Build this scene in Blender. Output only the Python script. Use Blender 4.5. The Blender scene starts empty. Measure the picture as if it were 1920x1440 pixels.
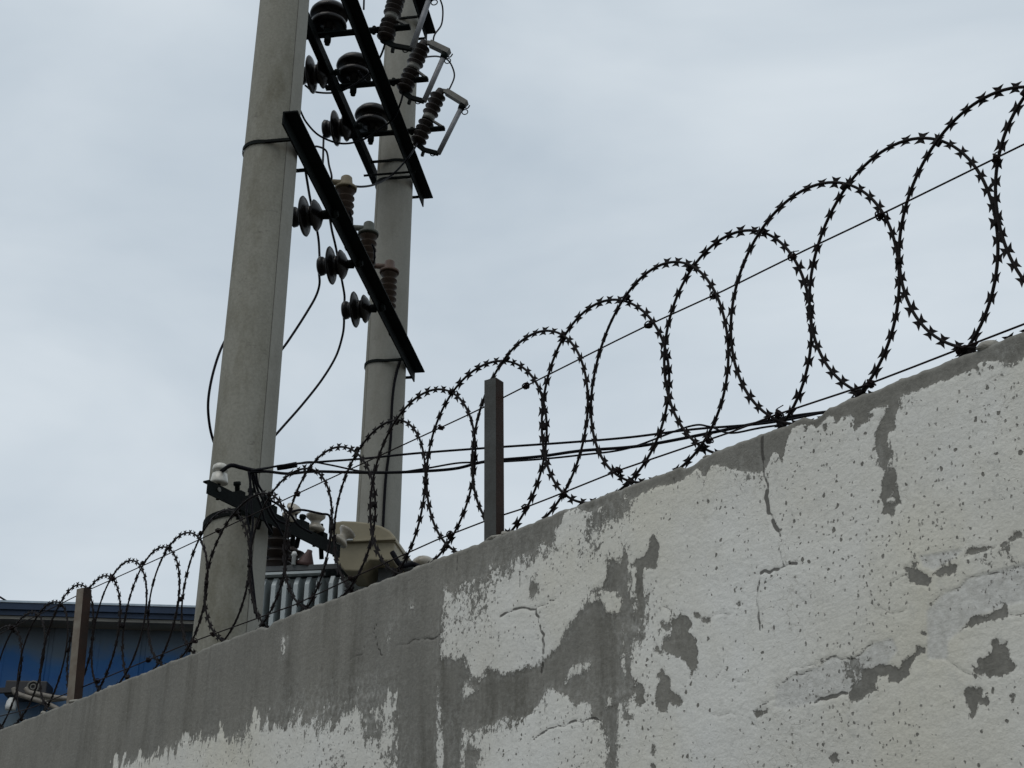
import bpy, bmesh, math, random
import numpy as np
from mathutils import Vector, Matrix, noise

rad = math.radians
SC = bpy.context.scene
COL = SC.collection
random.seed(7)

# ------------------------------------------------------------------ camera
F_PX, PITCH, ROLL, EYE = 2750.0, rad(24.8), rad(0.5), 1.6
FW = Vector((0, math.cos(PITCH), math.sin(PITCH)))
UP0 = Vector((0, -math.sin(PITCH), math.cos(PITCH)))
RT0 = Vector((1, 0, 0))
RT = RT0 * math.cos(ROLL) + UP0 * math.sin(ROLL)
UPV = UP0 * math.cos(ROLL) - RT0 * math.sin(ROLL)
CAMP = Vector((0, 0, EYE))
cd = bpy.data.cameras.new('camera')
cam = bpy.data.objects.new('camera', cd)
COL.objects.link(cam)
cd.sensor_width = 36.0
cd.lens = 36.0 * F_PX / 1920.0
cd.clip_start = 0.05
cd.clip_end = 3000
m3 = Matrix((RT, UPV, -FW)).transposed()
cam.matrix_world = Matrix.Translation(CAMP) @ m3.to_4x4()
SC.camera = cam

# ------------------------------------------------------------------ sky, sun, exposure
SUN_EL, SUN_AZ = rad(62), rad(215)          # soft sun behind thick cloud
w = bpy.data.worlds.new('World')
SC.world = w
w.use_nodes = True
nt = w.node_tree
nt.nodes.clear()
N = nt.nodes.new
L = nt.links.new
out = N('ShaderNodeOutputWorld')
bg = N('ShaderNodeBackground')
bg.inputs['Strength'].default_value = 0.1
sky = N('ShaderNodeTexSky')
sky.sky_type = 'NISHITA'
sky.sun_disc = False
sky.sun_elevation = SUN_EL
sky.sun_rotation = SUN_AZ
sky.dust_density = 4.0
tc = N('ShaderNodeTexCoord')
mp = N('ShaderNodeMapping')
mp.inputs['Scale'].default_value = (1.0, 1.0, 2.6)
nz = N('ShaderNodeTexNoise')
nz.inputs['Scale'].default_value = 2.6
nz.inputs['Detail'].default_value = 5.0
nz.inputs['Roughness'].default_value = 0.5
nz.inputs['Distortion'].default_value = 0.35
cr = N('ShaderNodeValToRGB')
cr.color_ramp.elements[0].position = 0.30
cr.color_ramp.elements[0].color = (0.485, 0.560, 0.632, 1)
cr.color_ramp.elements[1].position = 0.70
cr.color_ramp.elements[1].color = (0.690, 0.752, 0.802, 1)
mul = N('ShaderNodeVectorMath')
mul.operation = 'SCALE'
mul.inputs['Scale'].default_value = 9.4
mix = N('ShaderNodeMixRGB')
mix.inputs['Fac'].default_value = 0.95       # cloud cover
L(tc.outputs['Generated'], mp.inputs['Vector'])
L(mp.outputs['Vector'], nz.inputs['Vector'])
L(nz.outputs['Fac'], cr.inputs['Fac'])
L(cr.outputs['Color'], mul.inputs[0])
L(sky.outputs['Color'], mix.inputs['Color1'])
L(mul.outputs['Vector'], mix.inputs['Color2'])
L(mix.outputs['Color'], bg.inputs['Color'])
L(bg.outputs['Background'], out.inputs['Surface'])

sl = bpy.data.lights.new('sun', 'SUN')
sl.energy = 0.85
sl.angle = rad(40)
sl.color = (1.0, 0.955, 0.89)
sun = bpy.data.objects.new('sun', sl)
COL.objects.link(sun)
sd = Vector((math.sin(SUN_AZ) * math.cos(SUN_EL), math.cos(SUN_AZ) * math.cos(SUN_EL), math.sin(SUN_EL)))
sun.location = sd * 40
sun.rotation_euler = sd.to_track_quat('Z', 'Y').to_euler()

vs = SC.view_settings
vs.view_transform = 'Standard'
vs.look = 'None'
vs.gamma = 1.0
vs.exposure = 0.14
vs.use_curve_mapping = False

# ------------------------------------------------------------------ pixel helpers
def ray(x, y):
    return (FW * F_PX + RT * (x - 960) - UPV * (y - 720)).normalized()

def hit(x, y, p0, n):
    r = ray(x, y)
    return CAMP + r * ((p0 - CAMP).dot(n) / r.dot(n))

def at_z(x, y, z):
    r = ray(x, y)
    return CAMP + r * ((z - EYE) / r.z)

def at_r(x, y, R):
    r = ray(x, y)
    return CAMP + r * (R / math.hypot(r.x, r.y))

# wall frame: T runs along the wall away from the camera, WN points through it
WAZ = rad(-39.5)
TD = Vector((math.sin(WAZ), math.cos(WAZ), 0))
WN = Vector((TD.y, -TD.x, 0))
WALL_D, WALL_TOP, WALL_TH = 2.2, 2.80, 0.22
COIL_D = 2.27

def wp(t, z, D=WALL_D):
    return TD * t + WN * D + Vector((0, 0, z))

def w_px(x, y, D=WALL_D):
    P = hit(x, y, WN * D, WN)
    return P.dot(TD), P.z

# pole frame: U from the near pole to the far pole, V to the right of it
PAZ = rad(9.0)
PU = Vector((math.sin(PAZ), math.cos(PAZ), 0))
PV = Vector((PU.y, -PU.x, 0))
PZ = Vector((0, 0, 1))
P1 = Vector((-1.352, 6.868, 0))
P2 = P1 + PU * 2.78

def pp(u, v, z):
    return P1 + PU * u + PV * v + PZ * z

def pv(x, y, v):
    return hit(x, y, P1 + PV * v, PV)

# ------------------------------------------------------------------ mesh helpers
def link(o, parent=None):
    COL.objects.link(o)
    if parent is not None:
        o.parent = parent
    return o

def tag(o, label=None, cat=None, group=None, kind=None):
    if label: o['label'] = label
    if cat: o['category'] = cat
    if group: o['group'] = group
    if kind: o['kind'] = kind
    return o

def empty(name, loc, label, cat, group=None):
    o = bpy.data.objects.new(name, None)
    o.empty_display_size = 0.1
    o.location = loc
    link(o)
    o['_inv'] = 0
    del o['_inv']
    return tag(o, label, cat, group)

class MB:
    """collects shapes in world coordinates; build() links them as one mesh object"""
    def __init__(s):
        s.v = []; s.f = []; s.sm = []
    def add(s, v, f, smooth=False):
        b = len(s.v)
        s.v += [Vector(q) for q in v]
        s.f += [tuple(i + b for i in q) for q in f]
        s.sm += [smooth] * len(f)
        return s
    def box(s, c, ax, ay, az, hx, hy, hz):
        c = Vector(c)
        vs_ = [c + ax * (hx * i) + ay * (hy * j) + az * (hz * k) for k in (-1, 1) for j in (-1, 1) for i in (-1, 1)]
        return s.add(vs_, [(0, 2, 3, 1), (4, 5, 7, 6), (0, 1, 5, 4), (2, 6, 7, 3), (0, 4, 6, 2), (1, 3, 7, 5)])
    def bar(s, p, q, wdt, hgt, up=None):
        p = Vector(p); q = Vector(q); d = (q - p); ln = d.length; d.normalize()
        up = Vector(up) if up is not None else (Vector((0, 0, 1)) if abs(d.z) < 0.95 else Vector((1, 0, 0)))
        sx = d.cross(up).normalized(); u2 = sx.cross(d).normalized()
        return s.box((p + q) / 2, d, sx, u2, ln / 2, wdt / 2, hgt / 2)
    def prism(s, prof, p, q, ex, ey):
        """closed 2-D profile swept from p to q"""
        p = Vector(p); q = Vector(q); n = len(prof)
        a = [p + ex * x + ey * y for x, y in prof]; b = [q + ex * x + ey * y for x, y in prof]
        f = [(i, (i + 1) % n, n + (i + 1) % n, n + i) for i in range(n)]
        f += [tuple(range(n - 1, -1, -1)), tuple(range(n, 2 * n))]
        return s.add(a + b, f)
    def tube(s, pts, r, n=8, closed=False, caps=True, r_end=None):
        pts = [Vector(p) for p in pts]; m = len(pts)
        tg = []
        for i in range(m):
            a = pts[i - 1] if (closed or i > 0) else pts[i]
            b = pts[(i + 1) % m] if (closed or i < m - 1) else pts[i]
            tg.append((b - a).normalized())
        nrm = tg[0].orthogonal().normalized()
        vs_ = []
        for i in range(m):
            nrm = (nrm - tg[i] * nrm.dot(tg[i])).normalized()
            bn = tg[i].cross(nrm)
            rr = r if r_end is None else r + (r_end - r) * i / (m - 1)
            for k in range(n):
                a = 2 * math.pi * k / n
                vs_.append(pts[i] + nrm * (rr * math.cos(a)) + bn * (rr * math.sin(a)))
        f = []
        for i in range(m if closed else m - 1):
            j = (i + 1) % m
            for k in range(n):
                k2 = (k + 1) % n
                f.append((i * n + k, i * n + k2, j * n + k2, j * n + k))
        s.add(vs_, f, True)
        if caps and not closed:
            b = len(s.v) - len(vs_)
            s.f += [tuple(b + k for k in range(n - 1, -1, -1)), tuple(b + (m - 1) * n + k for k in range(n))]
            s.sm += [False, False]
        return s
    def lathe(s, prof, base, axis, n=20):
        """prof: (radius, height along axis)"""
        base = Vector(base); axis = Vector(axis).normalized(); ex = axis.orthogonal().normalized(); ey = axis.cross(ex)
        m = len(prof); vs_ = []
        for r, h in prof:
            for k in range(n):
                a = 2 * math.pi * k / n
                vs_.append(base + axis * h + ex * (r * math.cos(a)) + ey * (r * math.sin(a)))
        f = []
        for i in range(m - 1):
            for k in range(n):
                k2 = (k + 1) % n
                f.append((i * n + k, i * n + k2, (i + 1) * n + k2, (i + 1) * n + k))
        s.add(vs_, f, True)
        b = len(s.v) - len(vs_)
        s.f += [tuple(b + k for k in range(n - 1, -1, -1)), tuple(b + (m - 1) * n + k for k in range(n))]
        s.sm += [False, False]
        return s
    def sphere(s, c, r, n=10, sx=1, sy=1, sz=1):
        c = Vector(c); vs_ = []; f = []
        for i in range(n + 1):
            a = math.pi * i / n
            for k in range(n):
                b = 2 * math.pi * k / n
                vs_.append(c + Vector((sx * r * math.sin(a) * math.cos(b), sy * r * math.sin(a) * math.sin(b), sz * r * math.cos(a))))
        for i in range(n):
            for k in range(n):
                f.append((i * n + k, (i + 1) * n + k, (i + 1) * n + (k + 1) % n, i * n + (k + 1) % n))
        return s.add(vs_, f, True)
    def mesh(s, name, org):
        me = bpy.data.meshes.new(name)
        me.from_pydata([tuple(v - org) for v in s.v], [], s.f)
        me.polygons.foreach_set('use_smooth', s.sm)
        me.update()
        bm = bmesh.new(); bm.from_mesh(me)
        bmesh.ops.recalc_face_normals(bm, faces=bm.faces)
        bm.to_mesh(me); bm.free()
        return me
    def build(s, name, mat, parent=None, bevel=0.0):
        """vertices are in world space; parents carry no rotation, so a part just subtracts its parent's place"""
        org = Vector((0, 0, 0))
        q = parent
        while q is not None:
            org += Vector(q.location); q = q.parent
        if parent is None:
            c = sum(s.v, Vector()) / len(s.v)
            org = Vector((c.x, c.y, min(v.z for v in s.v)))
        o = bpy.data.objects.new(name, s.mesh(name, org))
        if mat is not None: o.data.materials.append(mat)
        if parent is None: o.location = org
        link(o, parent)
        if bevel:
            md = o.modifiers.new('bevel', 'BEVEL'); md.width = bevel; md.segments = 2; md.limit_method = 'ANGLE'
        return o

def spline(pts, n=10):
    """Catmull-Rom through the points"""
    pts = [Vector(p) for p in pts]
    P = [pts[0] * 2 - pts[1]] + pts + [pts[-1] * 2 - pts[-2]]
    o = []
    for i in range(1, len(P) - 2):
        a, b, c, d = P[i - 1], P[i], P[i + 1], P[i + 2]
        for k in range(n):
            t = k / n
            o.append(0.5 * ((2 * b) + (c - a) * t + (2 * a - 5 * b + 4 * c - d) * t * t + (3 * b - a - 3 * c + d) * t ** 3))
    o.append(pts[-1])
    return o

# ------------------------------------------------------------------ materials
def mat(name, col, rough=0.6, metal=0.0, var=0.25, scale=8.0, bump=0.0, bscale=60.0, spec=0.5, col2=None, streak=False):
    m = bpy.data.materials.new(name); m.use_nodes = True
    n_ = m.node_tree.nodes; l_ = m.node_tree.links
    b = n_['Principled BSDF']
    b.inputs['Roughness'].default_value = rough; b.inputs['Metallic'].default_value = metal
    b.inputs['Specular IOR Level'].default_value = spec
    t = n_.new('ShaderNodeTexCoord'); mp_ = n_.new('ShaderNodeMapping')
    mp_.inputs['Scale'].default_value = (1, 1, 0.12) if streak else (1, 1, 1)
    z = n_.new('ShaderNodeTexNoise'); z.inputs['Scale'].default_value = scale; z.inputs['Detail'].default_value = 8
    z.inputs['Roughness'].default_value = 0.65
    r = n_.new('ShaderNodeValToRGB')
    c2 = col2 if col2 else tuple(c * (1 - var) for c in col)
    c1 = tuple(min(1, c * (1 + var * (0.0 if col2 else 1))) for c in col)
    r.color_ramp.elements[0].position = 0.34; r.color_ramp.elements[0].color = (*c2, 1)
    r.color_ramp.elements[1].position = 0.66; r.color_ramp.elements[1].color = (*c1, 1)
    l_.new(t.outputs['Object'], mp_.inputs['Vector']); l_.new(mp_.outputs['Vector'], z.inputs['Vector'])
    l_.new(z.outputs['Fac'], r.inputs['Fac']); l_.new(r.outputs['Color'], b.inputs['Base Color'])
    if bump:
        z2 = n_.new('ShaderNodeTexNoise'); z2.inputs['Scale'].default_value = bscale; z2.inputs['Detail'].default_value = 6
        bp = n_.new('ShaderNodeBump'); bp.inputs['Strength'].default_value = bump; bp.inputs['Distance'].default_value = 0.01
        l_.new(t.outputs['Object'], z2.inputs['Vector']); l_.new(z2.outputs['Fac'], bp.inputs['Height'])
        l_.new(bp.outputs['Normal'], b.inputs['Normal'])
    return m

M = {}
M['ground'] = mat('ground_dirt', (0.13, 0.12, 0.10), 0.95, var=0.35, scale=3, bump=0.4, bscale=25)
M['razor'] = mat('razor_steel', (0.009, 0.0065, 0.0065), 0.65, 0.0, spec=0.10, col2=(0.005, 0.0035, 0.0035), scale=40)
M['wire'] = mat('tension_steel', (0.013, 0.007, 0.007), 0.6, 0.0, spec=0.1, col2=(0.007, 0.004, 0.004), scale=30)
M['post'] = mat('post_paint', (0.055, 0.060, 0.058), 0.65, 0.0, spec=0.3, col2=(0.034, 0.034, 0.031), scale=12, bump=0.12, bscale=160)
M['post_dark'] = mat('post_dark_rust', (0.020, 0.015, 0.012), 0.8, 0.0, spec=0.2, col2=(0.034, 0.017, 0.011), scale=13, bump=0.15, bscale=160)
M['post_rust'] = mat('post_rust', (0.17, 0.155, 0.125), 0.8, 0.0, col2=(0.095, 0.070, 0.050), scale=11, bump=0.15, bscale=160)
M['arm'] = mat('arm_steel', (0.0060, 0.0088, 0.0082), 0.7, 0.0, spec=0.06, col2=(0.0025, 0.0033, 0.0033), scale=7, bump=0.2)
M['cable'] = mat('cable_rubber', (0.004, 0.004, 0.006), 0.65, spec=0.08)
M['blackglaze'] = mat('insulator_black_glaze', (0.005, 0.004, 0.004), 0.3, scale=6, spec=0.2)
M['brownglaze'] = mat('cutout_brown_glaze', (0.010, 0.0065, 0.005), 0.45, scale=10, spec=0.14)
M['arrester'] = mat('arrester_brown', (0.026, 0.0165, 0.0105), 0.6, scale=10, spec=0.12)
M['cap_tan'] = mat('cap_tan', (0.14, 0.115, 0.070), 0.65, scale=12)
M['cap_green'] = mat('cap_grey_green', (0.058, 0.064, 0.052), 0.65, scale=12)
M['cap_red'] = mat('cap_red_brown', (0.072, 0.042, 0.029), 0.65, scale=12)
M['tube'] = mat('fuse_tube_grey', (0.13, 0.135, 0.145), 0.55, scale=20)
M['galv'] = mat('galvanised', (0.085, 0.083, 0.072), 0.55, 0.0, scale=20)
M['porcelain'] = mat('porcelain_white', (0.56, 0.55, 0.50), 0.3, col2=(0.36, 0.35, 0.31), scale=14)
M['porcelain_d'] = mat('porcelain_cream', (0.36, 0.33, 0.27), 0.35, col2=(0.17, 0.15, 0.12), scale=16)
M['hood'] = mat('hood_beige', (0.255, 0.225, 0.155), 0.6, col2=(0.19, 0.165, 0.11), scale=5, spec=0.3)
M['tank'] = mat('tank_grey_green', (0.42, 0.45, 0.455), 0.5, col2=(0.31, 0.36, 0.365), scale=6, streak=True)
M['tank_lid'] = mat('tank_lid_dark', (0.055, 0.06, 0.062), 0.6, scale=8)
M['red'] = mat('red_sleeve', (0.045, 0.016, 0.013), 0.6)
M['roofblue'] = mat('roof_blue', (0.010, 0.026, 0.058), 0.5, 0.0, scale=3, streak=True, spec=0.3)
M['roofcap'] = mat('roof_cap_light', (0.33, 0.40, 0.46), 0.5, scale=3)
M['soffit'] = mat('soffit_tan', (0.14, 0.135, 0.12), 0.7, scale=4)
M['machine'] = mat('machine_black', (0.013, 0.012, 0.014), 0.6)
M['hose'] = mat('hose_tan', (0.15, 0.135, 0.115), 0.7, scale=14)
M['plastic_white'] = mat('plastic_white', (0.52, 0.53, 0.52), 0.5)
M['seam'] = mat('seam_dark', (0.075, 0.07, 0.058), 0.95, var=0.4, scale=20)
M['mortar'] = mat('mortar', (0.25, 0.24, 0.21), 0.95, var=0.3, scale=40, bump=0.6, bscale=90)

def concrete_mat(name, seam_dir, tint):
    """pole concrete: cement stains, vertical streaks and a paler face to one side of the mould seam"""
    m = bpy.data.materials.new(name); m.use_nodes = True
    n_ = m.node_tree.nodes; l_ = m.node_tree.links
    b = n_['Principled BSDF']; b.inputs['Roughness'].default_value = 0.9; b.inputs['Specular IOR Level'].default_value = 0.25
    t = n_.new('ShaderNodeTexCoord')
    def noise_(sc, stretch, det=8, ro=0.6):
        mp_ = n_.new('ShaderNodeMapping'); mp_.inputs['Scale'].default_value = stretch
        z = n_.new('ShaderNodeTexNoise'); z.inputs['Scale'].default_value = sc; z.inputs['Detail'].default_value = det
        z.inputs['Roughness'].default_value = ro
        l_.new(t.outputs['Object'], mp_.inputs['Vector']); l_.new(mp_.outputs['Vector'], z.inputs['Vector'])
        return z.outputs['Fac']
    def ramp(fac, stops):
        r = n_.new('ShaderNodeValToRGB')
        r.color_ramp.elements[0].position, r.color_ramp.elements[0].color = stops[0][0], (*stops[0][1], 1)
        r.color_ramp.elements[1].position, r.color_ramp.elements[1].color = stops[-1][0], (*stops[-1][1], 1)
        for p_, c_ in stops[1:-1]:
            e = r.color_ramp.elements.new(p_); e.color = (*c_, 1)
        l_.new(fac, r.inputs['Fac']); return r.outputs['Color']
    def mixc(fac, a, c, mode='MIX'):
        x = n_.new('ShaderNodeMixRGB'); x.blend_type = mode
        if isinstance(fac, float): x.inputs['Fac'].default_value = fac
        else: l_.new(fac, x.inputs['Fac'])
        l_.new(a, x.inputs['Color1'])
        if isinstance(c, tuple): x.inputs['Color2'].default_value = (*c, 1)
        else: l_.new(c, x.inputs['Color2'])
        return x.outputs['Color']
    k = tint
    base = ramp(noise_(3.2, (1, 1, 0.35)), [(0.3, (0.245 * k, 0.238 * k, 0.198 * k)), (0.7, (0.320 * k, 0.314 * k, 0.272 * k))])
    stain = ramp(noise_(2.1, (2.2, 2.2, 0.9), 10, 0.7), [(0.46, (1, 1, 1)), (0.62, (0.66, 0.64, 0.58))])
    c = mixc(0.8, base, stain, 'MULTIPLY')
    fine = ramp(noise_(70, (1, 1, 1), 4), [(0.35, (0.80, 0.80, 0.79)), (0.65, (1.12, 1.12, 1.12))])
    c = mixc(0.6, c, fine, 'MULTIPLY')
    scuff = ramp(noise_(9, (1, 1, 2.5), 12, 0.75), [(0.60, (0, 0, 0)), (0.69, (1, 1, 1))])
    c = mixc(scuff, c, (0.15 * k, 0.14 * k, 0.12 * k))
    # paler beyond the seam: cement tone with light from the right painted in
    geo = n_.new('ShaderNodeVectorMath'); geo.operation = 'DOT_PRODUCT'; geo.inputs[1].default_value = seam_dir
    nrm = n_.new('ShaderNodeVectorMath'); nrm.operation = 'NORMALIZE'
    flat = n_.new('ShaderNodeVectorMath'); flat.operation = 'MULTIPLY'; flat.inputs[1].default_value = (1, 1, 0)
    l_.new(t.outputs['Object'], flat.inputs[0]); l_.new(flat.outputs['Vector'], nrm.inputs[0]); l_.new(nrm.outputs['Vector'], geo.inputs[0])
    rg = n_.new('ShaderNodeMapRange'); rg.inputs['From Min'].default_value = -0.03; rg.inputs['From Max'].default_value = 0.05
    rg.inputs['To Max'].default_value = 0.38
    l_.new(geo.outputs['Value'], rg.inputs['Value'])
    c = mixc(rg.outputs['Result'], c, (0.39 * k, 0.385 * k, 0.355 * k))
    l_.new(c, b.inputs['Base Color'])
    bp = n_.new('ShaderNodeBump'); bp.inputs['Strength'].default_value = 0.35; bp.inputs['Distance'].default_value = 0.006
    l_.new(noise_(45, (1, 1, 0.6), 10, 0.7), bp.inputs['Height']); l_.new(bp.outputs['Normal'], b.inputs['Normal'])
    return m

def wall_mat():
    """plaster and peeling paint; the worn shapes come from the mesh attributes paint, crack, older, drip"""
    m = bpy.data.materials.new('wall_plaster_paint'); m.use_nodes = True
    n_ = m.node_tree.nodes; l_ = m.node_tree.links
    b = n_['Principled BSDF']; b.inputs['Roughness'].default_value = 0.92; b.inputs['Specular IOR Level'].default_value = 0.2
    at = n_.new('ShaderNodeAttribute'); at.attribute_name = 'wallpos'      # (t, 0, z) in metres
    def attr(nm):
        a = n_.new('ShaderNodeAttribute'); a.attribute_name = nm; return a.outputs['Fac']
    def noise_(sc, stretch=(1, 1, 1), det=6, ro=0.6, off=0.0, dist=0.0):
        mp_ = n_.new('ShaderNodeMapping'); mp_.inputs['Scale'].default_value = stretch; mp_.inputs['Location'].default_value = (off, off * 1.7, off * 0.6)
        z = n_.new('ShaderNodeTexNoise'); z.inputs['Scale'].default_value = sc; z.inputs['Detail'].default_value = det
        z.inputs['Roughness'].default_value = ro; z.inputs['Distortion'].default_value = dist
        l_.new(at.outputs['Vector'], mp_.inputs['Vector']); l_.new(mp_.outputs['Vector'], z.inputs['Vector'])
        return z.outputs['Fac']
    def math_(op, a, c=None, d=None, clamp=False):
        x = n_.new('ShaderNodeMath'); x.operation = op; x.use_clamp = clamp
        for i, q in enumerate((a, c, d)):
            if q is None: continue
            if isinstance(q, (int, float)): x.inputs[i].default_value = q
            else: l_.new(q, x.inputs[i])
        return x.outputs[0]
    def mr(v, a, c, lo=0.0, hi=1.0, smooth=False):
        x = n_.new('ShaderNodeMapRange'); x.inputs['From Min'].default_value = a; x.inputs['From Max'].default_value = c
        x.inputs['To Min'].default_value = lo; x.inputs['To Max'].default_value = hi
        if smooth: x.interpolation_type = 'SMOOTHSTEP'
        l_.new(v, x.inputs['Value']); return x.outputs['Result']
    def mixc(fac, a, c, mode='MIX'):
        x = n_.new('ShaderNodeMixRGB'); x.blend_type = mode
        for i, q in (('Fac', fac), ('Color1', a), ('Color2', c)):
            if isinstance(q, float): x.inputs[i].default_value = q
            elif isinstance(q, tuple): x.inputs[i].default_value = (*q, 1)
            else: l_.new(q, x.inputs[i])
        return x.outputs['Color']
    paint, crack, older, worn, drip = attr('paint'), attr('crack'), attr('older'), attr('worn'), attr('drip')
    # ---- where paint is left
    e1 = math_('MULTIPLY', math_('SUBTRACT', noise_(30, det=9, ro=0.74), 0.5), 0.030)
    e2 = math_('MULTIPLY', math_('SUBTRACT', noise_(95, det=7, ro=0.75, off=3.0), 0.5), 0.022)
    dn = math_('MULTIPLY', math_('SUBTRACT', noise_(1.0, (34, 1, 7.5), det=4, ro=0.62, off=9.0, dist=0.5), 0.5), 0.26)
    f = math_('ADD', math_('ADD', paint, e1), e2)
    f = math_('ADD', f, math_('MULTIPLY', dn, drip))
    # worn, speckled places: small flakes are gone
    sp = noise_(95, (1, 1, 0.7), det=9, ro=0.76, off=5.0)
    sp2 = noise_(9, (1, 1, 1), det=4, ro=0.6, off=15.0)
    wr = math_('MULTIPLY', worn, mr(sp2, 0.32, 0.62, 0.35, 1.25))
    loss = math_('MULTIPLY', math_('SUBTRACT', math_('ADD', sp, math_('MULTIPLY', wr, 0.34)), 0.64), 0.35)
    f = math_('SUBTRACT', f, math_('MAXIMUM', loss, 0.0))
    # pits everywhere on the paint
    vo = n_.new('ShaderNodeTexVoronoi'); vo.inputs['Scale'].default_value = 62; vo.inputs['Randomness'].default_value = 1.0
    mpv = n_.new('ShaderNodeMapping'); mpv.inputs['Scale'].default_value = (1, 1, 0.75)
    wv = n_.new('ShaderNodeVectorMath'); wv.operation = 'ADD'
    wn_ = n_.new('ShaderNodeTexNoise'); wn_.inputs['Scale'].default_value = 90; wn_.inputs['Detail'].default_value = 3
    ws = n_.new('ShaderNodeVectorMath'); ws.operation = 'SCALE'; ws.inputs['Scale'].default_value = 0.012
    l_.new(at.outputs['Vector'], wn_.inputs['Vector']); l_.new(wn_.outputs['Color'], ws.inputs[0])
    l_.new(at.outputs['Vector'], wv.inputs[0]); l_.new(ws.outputs['Vector'], wv.inputs[1])
    l_.new(wv.outputs['Vector'], mpv.inputs['Vector']); l_.new(mpv.outputs['Vector'], vo.inputs['Vector'])
    sepc = n_.new('ShaderNodeSeparateColor'); l_.new(vo.outputs['Color'], sepc.inputs['Color'])
    dens = mr(noise_(2.6, det=3, off=21.0), 0.38, 0.66, 0.0, 1.0)
    size = math_('MULTIPLY', math_('SUBTRACT', math_('ADD', sepc.outputs['Red'], math_('MULTIPLY', dens, 0.42)), 0.90), 1.1)
    pit = mr(math_('SUBTRACT', math_('MINIMUM', size, 0.25), vo.outputs['Distance']), 0.0, 0.06)
    pit = math_('MULTIPLY', pit, math_('SUBTRACT', 1.0, math_('MULTIPLY', older, 0.8)))
    vo2 = n_.new('ShaderNodeTexVoronoi'); vo2.inputs['Scale'].default_value = 135; vo2.inputs['Randomness'].default_value = 1.0
    l_.new(mpv.outputs['Vector'], vo2.inputs['Vector'])
    sc2 = n_.new('ShaderNodeSeparateColor'); l_.new(vo2.outputs['Color'], sc2.inputs['Color'])
    dens2 = mr(noise_(4.5, det=4, off=27.0), 0.36, 0.66, 0.0, 1.0)
    size2 = math_('MULTIPLY', math_('SUBTRACT', math_('ADD', sc2.outputs['Red'], math_('MULTIPLY', dens2, 0.52)), 0.84), 1.2)
    pit2 = mr(math_('SUBTRACT', math_('MINIMUM', size2, 0.36), vo2.outputs['Distance']), 0.0, 0.10)
    pit2 = math_('MULTIPLY', pit2, mr(sc2.outputs['Green'], 0.0, 1.0, 0.15, 0.95))
    pit = math_('MAXIMUM', pit, pit2)
    mask = mr(f, -0.0009, 0.0009)
    mask = math_('MULTIPLY', mask, math_('SUBTRACT', 1.0, pit))
    # cracks: distance to the crack line, torn by noise
    cn = math_('MULTIPLY', math_('SUBTRACT', noise_(60, det=8, ro=0.7, off=33.0), 0.5), 0.0045)
    cmask = mr(math_('ADD', crack, cn), -0.0006, 0.0010, 1.0, 0.0)
    # ---- colours
    a1 = mr(noise_(2.4, (1.0, 1, 0.8), det=7, ro=0.6, off=40.0), 0.35, 0.68)
    pc = mixc(a1, (0.650, 0.648, 0.620), (0.580, 0.564, 0.508))
    yel = mr(noise_(1.1, (1.6, 1, 0.8), det=4, ro=0.55, off=2.2), 0.48, 0.68, 0.0, 0.65)
    pc = mixc(yel, pc, (0.57, 0.54, 0.44))
    pc = mixc(0.75, pc, mixc(mr(noise_(150, (1, 1, 1.2), det=5, ro=0.7, off=8.0), 0.3, 0.7), (0.84, 0.84, 0.83), (1.06, 1.06, 1.06)), 'MULTIPLY')
    grime = mr(noise_(30, (1, 1, 0.6), det=10, ro=0.75, off=60.0), 0.54, 0.74, 0.0, 0.55)
    pc = mixc(grime, pc, (0.37, 0.37, 0.35))
    # hairline crazing of the paint skin
    vz = n_.new('ShaderNodeTexVoronoi'); vz.feature = 'DISTANCE_TO_EDGE'; vz.inputs['Scale'].default_value = 20
    wz = n_.new('ShaderNodeVectorMath'); wz.operation = 'ADD'; wzs = n_.new('ShaderNodeVectorMath'); wzs.operation = 'SCALE'; wzs.inputs['Scale'].default_value = 0.075
    wzn = n_.new('ShaderNodeTexNoise'); wzn.inputs['Scale'].default_value = 22; wzn.inputs['Detail'].default_value = 5
    l_.new(at.outputs['Vector'], wzn.inputs['Vector']); l_.new(wzn.outputs['Color'], wzs.inputs[0])
    l_.new(at.outputs['Vector'], wz.inputs[0]); l_.new(wzs.outputs['Vector'], wz.inputs[1]); l_.new(wz.outputs['Vector'], vz.inputs['Vector'])
    hair = mr(vz.outputs['Distance'], 0.0, 0.026, 1.0, 0.0)
    hair = math_('MULTIPLY', hair, mr(noise_(4.0, det=5, off=71.0), 0.46, 0.64, 0.0, 0.5))
    pc = mixc(hair, pc, (0.32, 0.30, 0.26))
    pc = mixc(math_('MULTIPLY', older, 0.75), pc, mixc(mr(noise_(55, det=8, ro=0.75, off=12.0), 0.40, 0.66), (0.57, 0.568, 0.545), (0.36, 0.355, 0.335)))
    b1 = mr(noise_(3.0, (1, 1, 0.5), det=8, ro=0.62, off=50.0), 0.34, 0.68)
    bc = mixc(b1, (0.190, 0.183, 0.160), (0.145, 0.142, 0.128))
    st = mr(noise_(1.0, (24, 1, 1.6), det=6, ro=0.6, off=80.0), 0.36, 0.70)
    bc = mixc(mr(st, 0, 1, 0.0, 0.45), bc, (0.235, 0.228, 0.205))
    st2 = mr(noise_(1.0, (11, 1, 1.2), det=7, ro=0.65, off=91.0), 0.52, 0.68)
    bc = mixc(mr(st2, 0, 1, 0.0, 0.6), bc, (0.095, 0.091, 0.077))
    bc = mixc(0.7, bc, mixc(mr(noise_(110, det=6, ro=0.7, off=4.0), 0.3, 0.7), (0.72, 0.72, 0.72), (1.18, 1.18, 1.18)), 'MULTIPLY')
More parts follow.
